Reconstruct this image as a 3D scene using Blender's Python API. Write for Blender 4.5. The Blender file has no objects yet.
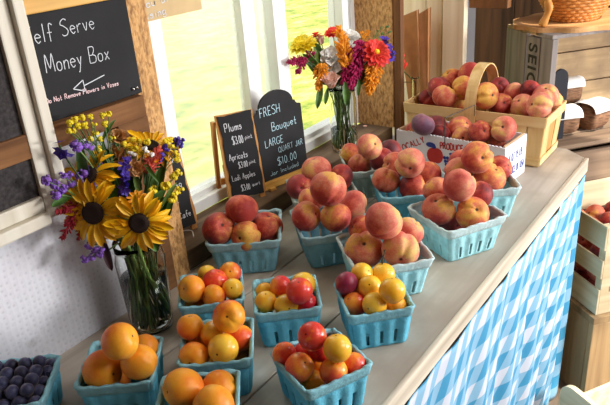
import bpy, bmesh, math, random
from mathutils import Vector, Matrix
random.seed(7)
S = bpy.context.scene
COL = S.collection
PI = math.pi

# ---------------------------------------------------------------- camera
FPX, CXP, CYP = 645.08, 305.0, 202.5
RX = Vector((0.57472369, -0.37582421, 0.72694487))
RY = Vector((-0.81525361, -0.18577167, 0.54849836))
RZ = Vector((-0.0710932, -0.90787942, -0.41315942))
EYE = Vector((0, 0, 0.66))
cam_d = bpy.data.cameras.new('camera'); cam_d.lens = FPX * 36 / 610; cam_d.sensor_width = 36
cam_d.clip_start = 0.02; cam_d.clip_end = 200
cam = bpy.data.objects.new('camera', cam_d); COL.objects.link(cam)
rt = Vector((RX[0], RY[0], RZ[0])); up_ = -Vector((RX[1], RY[1], RZ[1])); bk = -Vector((RX[2], RY[2], RZ[2]))
cam.matrix_world = Matrix(((rt.x, up_.x, bk.x, EYE.x), (rt.y, up_.y, bk.y, EYE.y), (rt.z, up_.z, bk.z, EYE.z), (0, 0, 0, 1)))
S.camera = cam

# ---------------------------------------------------------------- world, sun, daylight, exposure
S.view_settings.view_transform = 'Standard'; S.view_settings.look = 'None'
S.view_settings.gamma = 1; S.view_settings.use_curve_mapping = False
S.view_settings.exposure = 0.38
wd = bpy.data.worlds.new('sky'); S.world = wd; wd.use_nodes = True
bgn = wd.node_tree.nodes['Background']; bgn.inputs[0].default_value = (0.86, 0.93, 1.0, 1); bgn.inputs[1].default_value = 0.35
sun_d = bpy.data.lights.new('sun', 'SUN'); sun_d.energy = 4.4; sun_d.angle = 0.02; sun_d.color = (1, 0.93, 0.80)
sun = bpy.data.objects.new('sun', sun_d); COL.objects.link(sun)
sun.rotation_euler = Vector((-0.15, -0.48, 0.86)).to_track_quat('Z', 'Y').to_euler()
def area(name, loc, target, sx, sy, power, col):
    d = bpy.data.lights.new(name, 'AREA'); d.shape = 'RECTANGLE'; d.size = sx; d.size_y = sy; d.energy = power; d.color = col
    o = bpy.data.objects.new(name, d); COL.objects.link(o); o.location = loc
    o.rotation_euler = (Vector(loc) - Vector(target)).to_track_quat('Z', 'Y').to_euler()
    return o
area('open_front_lamp', (2.3, -1.5, 0.32), (0.9, 0.7, 0.08), 0.7, 0.35, 46, (1, 0.985, 0.97))
area('open_front_lamp', (1.2, -1.2, 1.2), (1.6, 0.6, 0.0), 0.9, 0.5, 12, (1, 0.99, 0.98))  # added fill lamp on the camera side, brightens box and basket fronts
area('open_front_lamp', (1.6, -0.4, 1.45), (1.4, 0.65, 0.0), 0.8, 0.5, 9, (1, 0.99, 0.98))  # added top lamp under the roof, lights the fruit from above
area('window_daylight', (1.25, 1.45, 0.8), (1.2, 0.5, 0.0), 0.7, 0.7, 5, (0.98, 1, 0.92))

# ---------------------------------------------------------------- helpers
def ray(px, py):
    d = Vector((px - CXP, py - CYP, FPX)); return Vector((RX.dot(d), RY.dot(d), RZ.dot(d)))
def onz(px, py, z): d = ray(px, py); return EYE + d * ((z - EYE.z) / d.z)
def ony(px, py, y): d = ray(px, py); return EYE + d * ((y - EYE.y) / d.y)
def onx(px, py, x): d = ray(px, py); return EYE + d * ((x - EYE.x) / d.x)

def link(name, bm, mat, parent=None, smooth=False, kind=None):
    me = bpy.data.meshes.new(name); bm.normal_update(); bm.to_mesh(me); bm.free()
    if smooth:
        for p in me.polygons: p.use_smooth = True
    if mat: me.materials.append(mat)
    o = bpy.data.objects.new(name, me); COL.objects.link(o)
    if parent: o.parent = parent
    if kind: o['kind'] = kind
    return o
def inst(name, me, parent=None, loc=(0, 0, 0)):
    o = bpy.data.objects.new(name, me); COL.objects.link(o); o.location = loc
    if parent: o.parent = parent
    return o
def tag(o, label, cat, group=None, kind=None):
    o['label'] = label; o['category'] = cat
    if group: o['group'] = group
    if kind: o['kind'] = kind
    return o
def thing(name, label, cat, loc=(0, 0, 0), rot=(0, 0, 0), group=None):
    o = bpy.data.objects.new(name, None); COL.objects.link(o); o.empty_display_size = 0.02
    o.location = loc; o.rotation_euler = rot
    return tag(o, label, cat, group)
def struct(name, bm, mat, parent=None, smooth=False):
    o = link(name, bm, mat, parent, smooth)
    if not parent: o['kind'] = 'structure'
    return o

def NB(): return bmesh.new()
def box(bm, lo, hi, M=None, bev=0.0):
    r = bmesh.ops.create_cube(bm, size=1)
    lo, hi = Vector(lo), Vector(hi); c = (lo + hi) / 2; s = hi - lo
    for v in r['verts']: v.co = Vector((v.co.x * s.x, v.co.y * s.y, v.co.z * s.z)) + c
    vs = r['verts']
    if bev:
        es = list({e for v in vs for e in v.link_edges})
        rr = bmesh.ops.bevel(bm, geom=es, offset=bev, segments=2, affect='EDGES', profile=0.6)
        vs = list({v for v in rr['verts']} | {v for v in vs if v.is_valid})
    if M is not None:
        for v in vs: v.co = M @ v.co
    return bm
def B(lo, hi, bev=0.0015, M=None): return box(NB(), lo, hi, M, bev)
def smoothline(pts, n=6):
    pts = [Vector(p) for p in pts]
    if len(pts) < 3: return pts
    out = []
    P = [pts[0]] + pts + [pts[-1]]
    for i in range(1, len(P) - 2):
        for k in range(n):
            t = k / n; a, b, c, d = P[i - 1], P[i], P[i + 1], P[i + 2]
            out.append(0.5 * ((2 * b) + (c - a) * t + (2 * a - 5 * b + 4 * c - d) * t * t + (3 * b - 3 * c + d - a) * t ** 3))
    out.append(pts[-1]); return out
def tube(bm, pts, rad, n=8, cap=True):
    pts = [Vector(p) for p in pts]; m = len(pts); rings = []
    nrm = None
    for i, p in enumerate(pts):
        t = (pts[min(i + 1, m - 1)] - pts[max(i - 1, 0)]); t.normalize() if t.length > 0 else None
        if nrm is None:
            nrm = t.orthogonal().normalized()
        else:
            nrm = nrm - t * nrm.dot(t); nrm = nrm.normalized() if nrm.length > 1e-6 else t.orthogonal().normalized()
        bi = t.cross(nrm); r = rad[i] if isinstance(rad, (list, tuple)) else rad
        rings.append([bm.verts.new(p + (nrm * math.cos(2 * PI * k / n) + bi * math.sin(2 * PI * k / n)) * r) for k in range(n)])
    for i in range(m - 1):
        for k in range(n): bm.faces.new((rings[i][k], rings[i][(k + 1) % n], rings[i + 1][(k + 1) % n], rings[i + 1][k]))
    if cap:
        bm.faces.new(rings[0][::-1]); bm.faces.new(rings[-1])
    return bm
def lathe(bm, prof, n=32, c=(0, 0, 0)):
    c = Vector(c); rings = []
    for r, z in prof:
        if r < 1e-6: rings.append([bm.verts.new(c + Vector((0, 0, z)))])
        else: rings.append([bm.verts.new(c + Vector((r * math.cos(2 * PI * k / n), r * math.sin(2 * PI * k / n), z))) for k in range(n)])
    for a, b in zip(rings, rings[1:]):
        for k in range(n):
            q = (k + 1) % n
            if len(a) == 1 and len(b) == 1: continue
            if len(a) == 1: bm.faces.new((a[0], b[q], b[k]))
            elif len(b) == 1: bm.faces.new((a[k], a[q], b[0]))
            else: bm.faces.new((a[k], a[q], b[q], b[k]))
    return bm
def prism(bm, outline, t, M=None):
    """outline in local x,z; extruded along +y by t"""
    f = [bm.verts.new(Vector((x, 0, z))) for x, z in outline]; g = [bm.verts.new(Vector((x, t, z))) for x, z in outline]
    n = len(f)
    bm.faces.new(f); bm.faces.new(g[::-1])
    for k in range(n): bm.faces.new((f[k], g[k], g[(k + 1) % n], f[(k + 1) % n]))
    if M is not None:
        for v in f + g: v.co = M @ v.co
    bmesh.ops.recalc_face_normals(bm, faces=bm.faces[:])
    return bm
def blob(bm, c, r, sub=1, sc=(1, 1, 1), rot=None):
    q = bmesh.ops.create_icosphere(bm, subdivisions=sub, radius=1)
    for v in q['verts']:
        p = Vector((v.co.x * sc[0] * r, v.co.y * sc[1] * r, v.co.z * sc[2] * r))
        if rot is not None: p = rot @ p
        v.co = p + Vector(c)
def rnd(a, b): return random.uniform(a, b)
def dirmat(z, roll=0.0):
    return Vector(z).normalized().to_track_quat('Z', 'Y').to_matrix() @ Matrix.Rotation(roll, 3, 'Z')

# ---------------------------------------------------------------- materials
def srgb(r, g, b):
    f = lambda c: (c / 255 / 12.92) if c / 255 <= 0.04045 else ((c / 255 + 0.055) / 1.055) ** 2.4
    return (f(r), f(g), f(b), 1)
class N:
    def __init__(s, name):
        s.m = bpy.data.materials.new(name); s.m.use_nodes = True; s.t = s.m.node_tree
        s.b = s.t.nodes['Principled BSDF']
    def n(s, typ, **kw):
        x = s.t.nodes.new(typ)
        for k, v in kw.items():
            if k in x.inputs: x.inputs[k].default_value = v
            else: setattr(x, k, v)
        return x
    def l(s, a, ao, b, bi): s.t.links.new(a.outputs[ao], b.inputs[bi])
def ramp(m, stops):
    r = m.n('ShaderNodeValToRGB'); e = r.color_ramp.elements
    while len(e) < len(stops): e.new(0.5)
    for x, (p, c) in zip(e, stops): x.position = p; x.color = c
    return r
def plain(name, c, rough=0.6, var=0.12, scale=30, bump=0.0, spec=0.4, sheen=0.0, stretch=(1, 1, 1), metal=0.0, bscale=None):
    m = N(name); tc = m.n('ShaderNodeTexCoord'); mp = m.n('ShaderNodeMapping'); mp.inputs['Scale'].default_value = stretch
    m.l(tc, 'Object', mp, 'Vector')
    no = m.n('ShaderNodeTexNoise'); no.inputs['Scale'].default_value = scale; no.inputs['Detail'].default_value = 5
    m.l(mp, 'Vector', no, 'Vector')
    lo = tuple(max(0, x * (1 - var * 2)) for x in c[:3]) + (1,); hi = tuple(min(1, x * (1 + var * 1.6)) for x in c[:3]) + (1,)
    r = ramp(m, [(0.3, lo), (0.7, hi)]); m.l(no, 'Fac', r, 'Fac'); m.l(r, 'Color', m.b, 'Base Color')
    m.b.inputs['Roughness'].default_value = rough; m.b.inputs['Specular IOR Level'].default_value = spec; m.b.inputs['Metallic'].default_value = metal
    if sheen: m.b.inputs['Sheen Weight'].default_value = sheen
    if bump:
        bp = m.n('ShaderNodeBump'); bp.inputs['Strength'].default_value = bump; bp.inputs['Distance'].default_value = 0.003
        if bscale:
            n2 = m.n('ShaderNodeTexNoise'); n2.inputs['Scale'].default_value = bscale; m.l(mp, 'Vector', n2, 'Vector'); m.l(n2, 'Fac', bp, 'Height')
        else: m.l(no, 'Fac', bp, 'Height')
        m.l(bp, 'Normal', m.b, 'Normal')
    return m.m
def wood(name, c1, c2, axis='X', scale=1.0, rough=0.75, bump=0.25, dirt=None, knots=0.0):
    m = N(name); tc = m.n('ShaderNodeTexCoord'); oi = m.n('ShaderNodeObjectInfo')
    mp = m.n('ShaderNodeMapping'); st = {'X': (2.2, 42, 42), 'Y': (42, 2.2, 42), 'Z': (42, 42, 2.2)}[axis]
    mp.inputs['Scale'].default_value = tuple(s * scale for s in st)
    m.l(tc, 'Object', mp, 'Vector')
    no = m.n('ShaderNodeTexNoise', noise_dimensions='4D'); no.inputs['Scale'].default_value = 1.0; no.inputs['Detail'].default_value = 6; no.inputs['Distortion'].default_value = 0.6
    m.l(mp, 'Vector', no, 'Vector')
    mul = m.n('ShaderNodeMath', operation='MULTIPLY'); mul.inputs[1].default_value = 17; m.l(oi, 'Random', mul, 0); m.l(mul, 'Value', no, 'W')
    r = ramp(m, [(0.3, c2), (0.62, c1)]); m.l(no, 'Fac', r, 'Fac')
    out = r; oc = 'Color'
    if dirt:
        n2 = m.n('ShaderNodeTexNoise'); n2.inputs['Scale'].default_value = 9; n2.inputs['Detail'].default_value = 6; m.l(tc, 'Object', n2, 'Vector')
        r2 = ramp(m, [(0.42, (0, 0, 0, 1)), (0.66, (1, 1, 1, 1))]); m.l(n2, 'Fac', r2, 'Fac')
        mx = m.n('ShaderNodeMix', data_type='RGBA'); m.l(r2, 'Color', mx, 'Factor'); m.l(r, 'Color', mx, 'A'); mx.inputs['B'].default_value = dirt
        out, oc = mx, 'Result'
    m.l(out, oc, m.b, 'Base Color')
    m.b.inputs['Roughness'].default_value = rough; m.b.inputs['Specular IOR Level'].default_value = 0.3
    bp = m.n('ShaderNodeBump'); bp.inputs['Strength'].default_value = bump; bp.inputs['Distance'].default_value = 0.002
    m.l(no, 'Fac', bp, 'Height'); m.l(bp, 'Normal', m.b, 'Normal')
    return m.m
def osb(name):
    m = N(name); tc = m.n('ShaderNodeTexCoord')
    vo = m.n('ShaderNodeTexVoronoi'); vo.inputs['Scale'].default_value = 330
    mp = m.n('ShaderNodeMapping'); mp.inputs['Scale'].default_value = (1, 1, 0.45); m.l(tc, 'Object', mp, 'Vector')
    nz = m.n('ShaderNodeTexNoise'); nz.inputs['Scale'].default_value = 130; nz.inputs['Detail'].default_value = 6; m.l(mp, 'Vector', nz, 'Vector')
    m.l(mp, 'Vector', vo, 'Vector')
    r = ramp(m, [(0.0, srgb(222, 178, 118)), (0.6, srgb(208, 158, 98)), (1.0, srgb(172, 120, 70))]); m.l(vo, 'Color', r, 'Fac')
    r2 = ramp(m, [(0.3, srgb(120, 78, 40)), (0.55, (1, 1, 1, 1))]); m.l(nz, 'Fac', r2, 'Fac')
    mx = m.n('ShaderNodeMix', data_type='RGBA', blend_type='MULTIPLY'); mx.inputs['Factor'].default_value = 0.7
    m.l(r, 'Color', mx, 'A'); m.l(r2, 'Color', mx, 'B'); m.l(mx, 'Result', m.b, 'Base Color')
    m.b.inputs['Roughness'].default_value = 0.8
    bp = m.n('ShaderNodeBump'); bp.inputs['Strength'].default_value = 0.4; bp.inputs['Distance'].default_value = 0.002; m.l(nz, 'Fac', bp, 'Height'); m.l(bp, 'Normal', m.b, 'Normal')
    return m.m
def fruit_mat(name, stops, fuzz=0.0, rough=0.45, nscale=1.1, speck=0.0, shift=0.0, coat=0.0, scar=None):
    """colour = noise blotches + a lean along the fruit's own axis (yellow round the stem)"""
    if scar is None: scar = 0.13 if 'peach skin' in name else (0.0 if 'berry' in name else 0.09)
    m = N(name); tc = m.n('ShaderNodeTexCoord'); oi = m.n('ShaderNodeObjectInfo')
    mul = m.n('ShaderNodeMath', operation='MULTIPLY'); mul.inputs[1].default_value = 50; m.l(oi, 'Random', mul, 0)
    no = m.n('ShaderNodeTexNoise', noise_dimensions='4D'); no.inputs['Scale'].default_value = nscale; no.inputs['Detail'].default_value = 4; no.inputs['Roughness'].default_value = 0.62
    m.l(tc, 'Object', no, 'Vector'); m.l(mul, 'Value', no, 'W')
    sx = m.n('ShaderNodeSeparateXYZ'); m.l(tc, 'Object', sx, 'Vector')
    ad = m.n('ShaderNodeMath', operation='MULTIPLY_ADD'); m.l(sx, 'Z', ad, 0); ad.inputs[1].default_value = -0.13; m.l(no, 'Fac', ad, 2)
    a2 = m.n('ShaderNodeMath', operation='MULTIPLY_ADD'); m.l(sx, 'X', a2, 0); a2.inputs[1].default_value = -0.10; m.l(ad, 'Value', a2, 2)
    a3 = m.n('ShaderNodeMath', operation='ADD'); m.l(a2, 'Value', a3, 0); a3.inputs[1].default_value = shift + (0.022 if name.endswith('peach skin') and 'pink' not in name else 0)
    r = ramp(m, stops); m.l(a3, 'Value', r, 'Fac')
    src, so = r, 'Color'
    if speck:
        n2 = m.n('ShaderNodeTexNoise'); n2.inputs['Scale'].default_value = 14; n2.inputs['Detail'].default_value = 5; m.l(tc, 'Object', n2, 'Vector')
        r2 = ramp(m, [(0.35, (1 - speck, 1 - speck, 1 - speck, 1)), (0.7, (1, 1, 1, 1))]); m.l(n2, 'Fac', r2, 'Fac')
        mx = m.n('ShaderNodeMix', data_type='RGBA', blend_type='MULTIPLY'); mx.inputs['Factor'].default_value = 1
        m.l(r, 'Color', mx, 'A'); m.l(r2, 'Color', mx, 'B'); src, so = mx, 'Result'
    if scar:      # brown stem scar in the hollow at the top of the fruit
        cz = m.n('ShaderNodeCombineXYZ'); m.l(sx, 'X', cz, 'X'); m.l(sx, 'Y', cz, 'Y')
        ln = m.n('ShaderNodeVectorMath', operation='LENGTH'); m.l(cz, 'Vector', ln, 0)
        sg = m.n('ShaderNodeMath', operation='LESS_THAN'); m.l(sx, 'Z', sg, 0); sg.inputs[1].default_value = 0.0
        ad2 = m.n('ShaderNodeMath', operation='ADD'); m.l(ln, 'Value', ad2, 0); m.l(sg, 'Value', ad2, 1)
        r3 = ramp(m, [(scar * 0.5, (1, 1, 1, 1)), (scar, (0, 0, 0, 1))]); m.l(ad2, 'Value', r3, 'Fac')
        mx2 = m.n('ShaderNodeMix', data_type='RGBA'); m.l(r3, 'Color', mx2, 'Factor'); m.l(src, so, mx2, 'A'); mx2.inputs['B'].default_value = srgb(70, 40, 24); src, so = mx2, 'Result'
    m.l(src, so, m.b, 'Base Color')
    m.b.inputs['Roughness'].default_value = rough; m.b.inputs['Specular IOR Level'].default_value = 0.35
    if fuzz:
        m.b.inputs['Sheen Weight'].default_value = fuzz; m.b.inputs['Sheen Roughness'].default_value = 0.5; m.b.inputs['Sheen Tint'].default_value = (1, 0.8, 0.72, 1)
    if coat: m.b.inputs['Coat Weight'].default_value = coat; m.b.inputs['Coat Roughness'].default_value = 0.2
    m.b.inputs['Subsurface Weight'].default_value = 0.06; m.b.inputs['Subsurface Radius'].default_value = (0.3, 0.1, 0.05); m.b.inputs['Subsurface Scale'].default_value = 0.01
    return m.m
def glass(name, tint=(1, 1, 1, 1), rough=0.0, ior=1.22):
    m = N(name); m.b.inputs['Base Color'].default_value = tint; m.b.inputs['Transmission Weight'].default_value = 1
    m.b.inputs['Roughness'].default_value = rough; m.b.inputs['IOR'].default_value = ior
    return m.m
def pane_mat(name, haze):
    m = N(name); t = m.t
    tr = m.n('ShaderNodeBsdfTransparent'); df = m.n('ShaderNodeBsdfTranslucent'); df.inputs['Color'].default_value = (0.95, 0.97, 0.95, 1)
    gl = m.n('ShaderNodeBsdfGlossy'); gl.inputs['Roughness'].default_value = 0.03
    mx = m.n('ShaderNodeMixShader'); mx.inputs[0].default_value = haze; m.l(tr, 0, mx, 1); m.l(df, 0, mx, 2)
    m2 = m.n('ShaderNodeMixShader'); m2.inputs[0].default_value = 0.03; m.l(mx, 0, m2, 1); m.l(gl, 0, m2, 2)
    m.l(m2, 0, t.nodes['Material Output'], 'Surface')
    return m.m

M = {}
M['table'] = wood('weathered grey table boards', srgb(204, 194, 180), srgb(164, 152, 138), 'X', 0.6, 0.7, 0.15, dirt=srgb(172, 160, 146))
M['tabledge'] = wood('pale worn table edge', srgb(226, 214, 194), srgb(170, 155, 135), 'X', 0.8)
M['ledge'] = wood('rough brown grey ledge', srgb(132, 108, 84), srgb(70, 54, 40), 'X', 0.8, dirt=srgb(96, 80, 64))
M['osb'] = osb('oriented strand board')
M['white_trim'] = plain('white painted trim', srgb(236, 234, 226), 0.5, 0.03, 20)
M['lilac'] = plain('lilac light behind plank gap', srgb(204, 194, 240), 0.6, 0.03, 10)  # lilac tint stands in for outside light seen through the plank gap
M['vinyl'] = plain('white vinyl window', srgb(238, 240, 238), 0.35, 0.02, 10)
M['cream_paint'] = wood('worn white painted wood', srgb(232, 226, 210), srgb(206, 196, 176), 'Z', 0.5, 0.55, 0.1)
M['chalk_black'] = plain('black chalkboard paint', srgb(38, 38, 40), 0.75, 0.12, 9, 0.0, 0.25)
M['chalk_grey'] = plain('dusty chalkboard', srgb(62, 58, 58), 0.85, 0.25, 160, 0.0, 0.2)
M['chalk'] = plain('white chalk', srgb(218, 222, 228), 0.9, 0.03, 60)
M['chalk_pink'] = plain('pale pink chalk', srgb(248, 214, 216), 0.9, 0.03, 60)
M['chalk_blue'] = plain('pale blue chalk', srgb(190, 226, 238), 0.9, 0.03, 60)
M['pine'] = wood('golden pine strip', srgb(226, 178, 92), srgb(196, 140, 62), 'X', 0.9, 0.5, 0.1)
M['pine_z'] = wood('golden pine leg', srgb(206, 150, 84), srgb(168, 108, 52), 'Z', 0.9, 0.55, 0.1)
M['rail'] = wood('rough sawn brown rail', srgb(146, 102, 64), srgb(84, 52, 30), 'X', 1.0, 0.85, 0.5, dirt=srgb(104, 70, 42))
M['stud'] = wood('brown timber stud', srgb(140, 96, 58), srgb(92, 58, 34), 'Z', 0.8)
M['plank_light'] = wood('pale tan planks', srgb(246, 232, 206), srgb(218, 198, 164), 'Z', 0.6, 0.7, 0.2)
M['plank_dark'] = wood('dark brown planks', srgb(86, 56, 36), srgb(42, 25, 15), 'Z', 0.7, 0.8, 0.3)
M['plank_mid'] = wood('brown bench planks', srgb(178, 148, 108), srgb(126, 96, 66), 'Z', 0.7, 0.7, 0.2)
M['floor'] = wood('grey floor boards', srgb(120, 104, 88), srgb(84, 70, 58), 'X', 0.5)
M['kraft'] = plain('brown kraft paper', srgb(180, 128, 84), 0.75, 0.06, 30, 0.15, 0.3, bscale=14)
M['kraft_note'] = plain('tan kraft note', srgb(206, 178, 132), 0.85, 0.04, 20)
M['crate_grey'] = wood('weathered grey crate boards', srgb(158, 150, 146), srgb(108, 101, 98), 'Z', 0.8, 0.8, 0.3)
M['crate_tan'] = wood('weathered tan crate slats', srgb(206, 176, 134), srgb(138, 112, 82), 'X', 0.7, 0.8, 0.3, dirt=srgb(150, 126, 98))
M['crate_low'] = wood('grey brown crate slats', srgb(150, 126, 104), srgb(104, 84, 68), 'X', 0.6, 0.8, 0.25)
M['crate_new'] = wood('pale new wood slats', srgb(236, 218, 182), srgb(208, 184, 140), 'X', 0.7, 0.6, 0.12)
M['crate_newy'] = wood('pale new wood end', srgb(236, 218, 182), srgb(208, 184, 140), 'Y', 0.7, 0.6, 0.12)
M['splint'] = wood('pale wood splint', srgb(238, 210, 156), srgb(214, 176, 112), 'Y', 0.9, 0.5, 0.1)
M['splint_z'] = wood('pale upright splint', srgb(234, 202, 146), srgb(206, 164, 100), 'Z', 0.9, 0.5, 0.1)
M['splint_tan'] = wood('tan inner splint', srgb(208, 160, 96), srgb(178, 126, 66), 'Z', 0.9, 0.5, 0.1)
M['wicker'] = plain('honey wicker', srgb(206, 136, 66), 0.45, 0.14, 40, 0.2)
M['wicker_d'] = wood('golden stick handle', srgb(222, 160, 84), srgb(170, 106, 46), 'Z', 0.9, 0.4)
M['round'] = wood('tan round board', srgb(204, 158, 106), srgb(168, 118, 70), 'X', 0.6)
M['card'] = plain('white cardboard', srgb(240, 240, 246), 0.7, 0.02, 10)
M['card_in'] = plain('brown cardboard', srgb(190, 160, 122), 0.8, 0.05, 20)
M['ink_red'] = plain('red ink', srgb(198, 52, 48), 0.7, 0.04, 60)
M['ink_blue'] = plain('blue ink', srgb(52, 70, 150), 0.7, 0.04, 60)
M['ink_black'] = plain('faded black stencil', srgb(48, 44, 44), 0.8, 0.2, 120)
M['wire'] = plain('dark wire', srgb(70, 66, 64), 0.4, 0.05, 40, metal=0.7)
M['steel'] = plain('bright screw', srgb(190, 190, 190), 0.3, 0.05, 40, metal=0.9)
M['leaf'] = plain('green leaf', srgb(72, 110, 42), 0.5, 0.22, 40, 0.1)
M['stem'] = plain('green stem', srgb(112, 142, 66), 0.5, 0.2, 40)
M['stem_d'] = plain('dark green stem', srgb(64, 88, 40), 0.5, 0.2, 40)
M['leaf_dark'] = plain('dark purple leaf', srgb(62, 36, 44), 0.5, 0.2, 30)
M['sun_petal'] = plain('golden sunflower petal', srgb(252, 190, 18), 0.5, 0.10, 60, 0.1, stretch=(1, 8, 1))
M['sun_disc'] = plain('dark brown seed disc', srgb(44, 26, 18), 0.9, 0.35, 900, 0.9)
M['yellow'] = plain('yellow blossom', srgb(238, 214, 40), 0.6, 0.1, 80)
M['orange'] = plain('orange blossom', srgb(238, 152, 30), 0.7, 0.16, 90)
M['magenta'] = plain('magenta plume', srgb(170, 24, 86), 0.7, 0.22, 90)
M['red'] = plain('red blossom', srgb(226, 62, 52), 0.6, 0.14, 80)
M['dark_red'] = plain('dark red plume', srgb(150, 24, 40), 0.7, 0.22, 90)
M['salmon'] = plain('salmon comb', srgb(206, 84, 66), 0.7, 0.18, 90)
M['purple'] = plain('purple blossom', srgb(136, 92, 190), 0.6, 0.18, 90)
M['violet'] = plain('deep violet blossom', srgb(76, 52, 164), 0.6, 0.18, 90)
M['white_petal'] = plain('white petal', srgb(244, 242, 238), 0.6, 0.03, 40)
M['pink_petal'] = plain('pale pink petal', srgb(240, 200, 186), 0.6, 0.07, 40)
M['peach_petal'] = plain('dried peach petal', srgb(214, 162, 106), 0.7, 0.15, 60)
M['water'] = glass('vase water', (0.95, 0.98, 0.93, 1), 0, 1.33)
M['glass'] = glass('jar glass', (0.98, 1, 0.985, 1))
M['pane_haze'] = pane_mat('screened window pane', 0.30)
M['pane'] = pane_mat('clear window pane', 0.06)
M['black_tag'] = plain('small black tag', srgb(34, 34, 42), 0.7, 0.1, 20)
M['loaf'] = plain('brown wrapped bundle', srgb(128, 92, 66), 0.8, 0.25, 60, 0.5, stretch=(1, 1, 4))
M['paper_white'] = plain('white paper band', srgb(242, 240, 236), 0.7, 0.02, 20)
M['cup_blue'] = plain('blue box', srgb(70, 84, 140), 0.5, 0.06, 20)
M['stone_dk'] = plain('dark steel plate', srgb(116, 116, 128), 0.5, 0.08, 20)

def dimple_mat():
    m = N('white dimpled wall panel'); tc = m.n('ShaderNodeTexCoord')
    vo = m.n('ShaderNodeTexVoronoi', feature='F1'); vo.inputs['Scale'].default_value = 95; vo.inputs['Randomness'].default_value = 0.35
    m.l(tc, 'Object', vo, 'Vector')
    r = ramp(m, [(0.10, srgb(212, 212, 220)), (0.30, srgb(228, 228, 236))]); m.l(vo, 'Distance', r, 'Fac')
    no = m.n('ShaderNodeTexNoise'); no.inputs['Scale'].default_value = 14; no.inputs['Detail'].default_value = 6; m.l(tc, 'Object', no, 'Vector')
    r2 = ramp(m, [(0.22, srgb(170, 160, 150)), (0.36, (1, 1, 1, 1))]); m.l(no, 'Fac', r2, 'Fac')
    mx = m.n('ShaderNodeMix', data_type='RGBA', blend_type='MULTIPLY'); mx.inputs['Factor'].default_value = 0.6; m.l(r, 'Color', mx, 'A'); m.l(r2, 'Color', mx, 'B')
    m.l(mx, 'Result', m.b, 'Base Color'); m.b.inputs['Roughness'].default_value = 0.55
    bp = m.n('ShaderNodeBump'); bp.inputs['Strength'].default_value = 0.35; bp.inputs['Distance'].default_value = 0.002; m.l(vo, 'Distance', bp, 'Height'); m.l(bp, 'Normal', m.b, 'Normal')
    return m.m
M['dimple'] = dimple_mat()
def grass_mat():
    m = N('sunlit lawn'); tc = m.n('ShaderNodeTexCoord')
    n1 = m.n('ShaderNodeTexNoise'); n1.inputs['Scale'].default_value = 3.2; n1.inputs['Detail'].default_value = 7; n1.inputs['Roughness'].default_value = 0.75
    mp = m.n('ShaderNodeMapping'); mp.inputs['Scale'].default_value = (1, 1.6, 1); m.l(tc, 'Object', mp, 'Vector'); m.l(mp, 'Vector', n1, 'Vector')
    r = ramp(m, [(0.36, srgb(120, 160, 40)), (0.5, srgb(204, 210, 90)), (0.62, srgb(240, 232, 160))]); m.l(n1, 'Fac', r, 'Fac')
    m.l(r, 'Color', m.b, 'Base Color'); m.b.inputs['Roughness'].default_value = 0.9
    return m.m
M['grass'] = grass_mat()
def gingham_mat(name, ang, period):
    m = N(name); uv = m.n('ShaderNodeTexCoord')
    mp = m.n('ShaderNodeMapping'); mp.inputs['Rotation'].default_value = (0, 0, ang); m.l(uv, 'UV', mp, 'Vector')
    sx = m.n('ShaderNodeSeparateXYZ'); m.l(mp, 'Vector', sx, 'Vector')
    outs = []
    for ax in 'XY':
        d = m.n('ShaderNodeMath', operation='DIVIDE'); m.l(sx, ax, d, 0); d.inputs[1].default_value = period
        f = m.n('ShaderNodeMath', operation='FRACT'); m.l(d, 'Value', f, 0)
        g = m.n('ShaderNodeMath', operation='GREATER_THAN'); m.l(f, 'Value', g, 0); g.inputs[1].default_value = 0.5; outs.append(g)
    a = m.n('ShaderNodeMath', operation='ADD'); m.l(outs[0], 'Value', a, 0); m.l(outs[1], 'Value', a, 1)
    h = m.n('ShaderNodeMath', operation='MULTIPLY'); m.l(a, 'Value', h, 0); h.inputs[1].default_value = 0.5
    r = ramp(m, [(0.0, srgb(206, 212, 224)), (0.34, srgb(132, 182, 212)), (0.8, srgb(48, 146, 190))]); r.color_ramp.interpolation = 'CONSTANT'
    m.l(h, 'Value', r, 'Fac'); m.l(r, 'Color', m.b, 'Base Color'); m.b.inputs['Roughness'].default_value = 0.85
    m.b.inputs['Sheen Weight'].default_value = 0.1
    return m.m
M['gingham'] = gingham_mat('blue gingham cloth', 0.0, 0.088)
M['gingham_hem'] = gingham_mat('blue gingham hem', 0.0, 0.088)

# peach / apricot / plum skins
Y_, C_, R_, D_ = srgb(238, 176, 84), srgb(216, 104, 74), srgb(178, 54, 48), srgb(104, 28, 36)
PK_ = srgb(226, 136, 104)
M['peach_coral'] = fruit_mat('coral peach skin', [(0.30, Y_), (0.40, PK_), (0.50, C_), (0.64, R_)], 0.16, 0.62, 1.05, 0.2)
M['peach_pink'] = fruit_mat('pink peach skin', [(0.28, srgb(240, 190, 110)), (0.40, srgb(232, 146, 114)), (0.52, srgb(220, 108, 88)), (0.68, R_)], 0.22, 0.65, 1.0, 0.18)
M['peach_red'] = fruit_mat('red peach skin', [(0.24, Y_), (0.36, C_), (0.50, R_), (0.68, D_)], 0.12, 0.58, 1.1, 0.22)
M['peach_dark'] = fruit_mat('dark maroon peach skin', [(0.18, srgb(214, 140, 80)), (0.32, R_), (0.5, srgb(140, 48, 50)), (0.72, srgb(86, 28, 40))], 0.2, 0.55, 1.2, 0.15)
M['peach_yellow'] = fruit_mat('yellow blushed peach skin', [(0.34, srgb(240, 184, 84)), (0.44, srgb(230, 140, 78)), (0.54, C_), (0.68, R_)], 0.16, 0.6, 1.3, 0.16)
M['peach_violet'] = fruit_mat('violet plum skin', [(0.3, srgb(150, 96, 110)), (0.5, srgb(116, 74, 100)), (0.7, srgb(84, 50, 76))], 0.3, 0.5, 1.1, 0.1)
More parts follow.
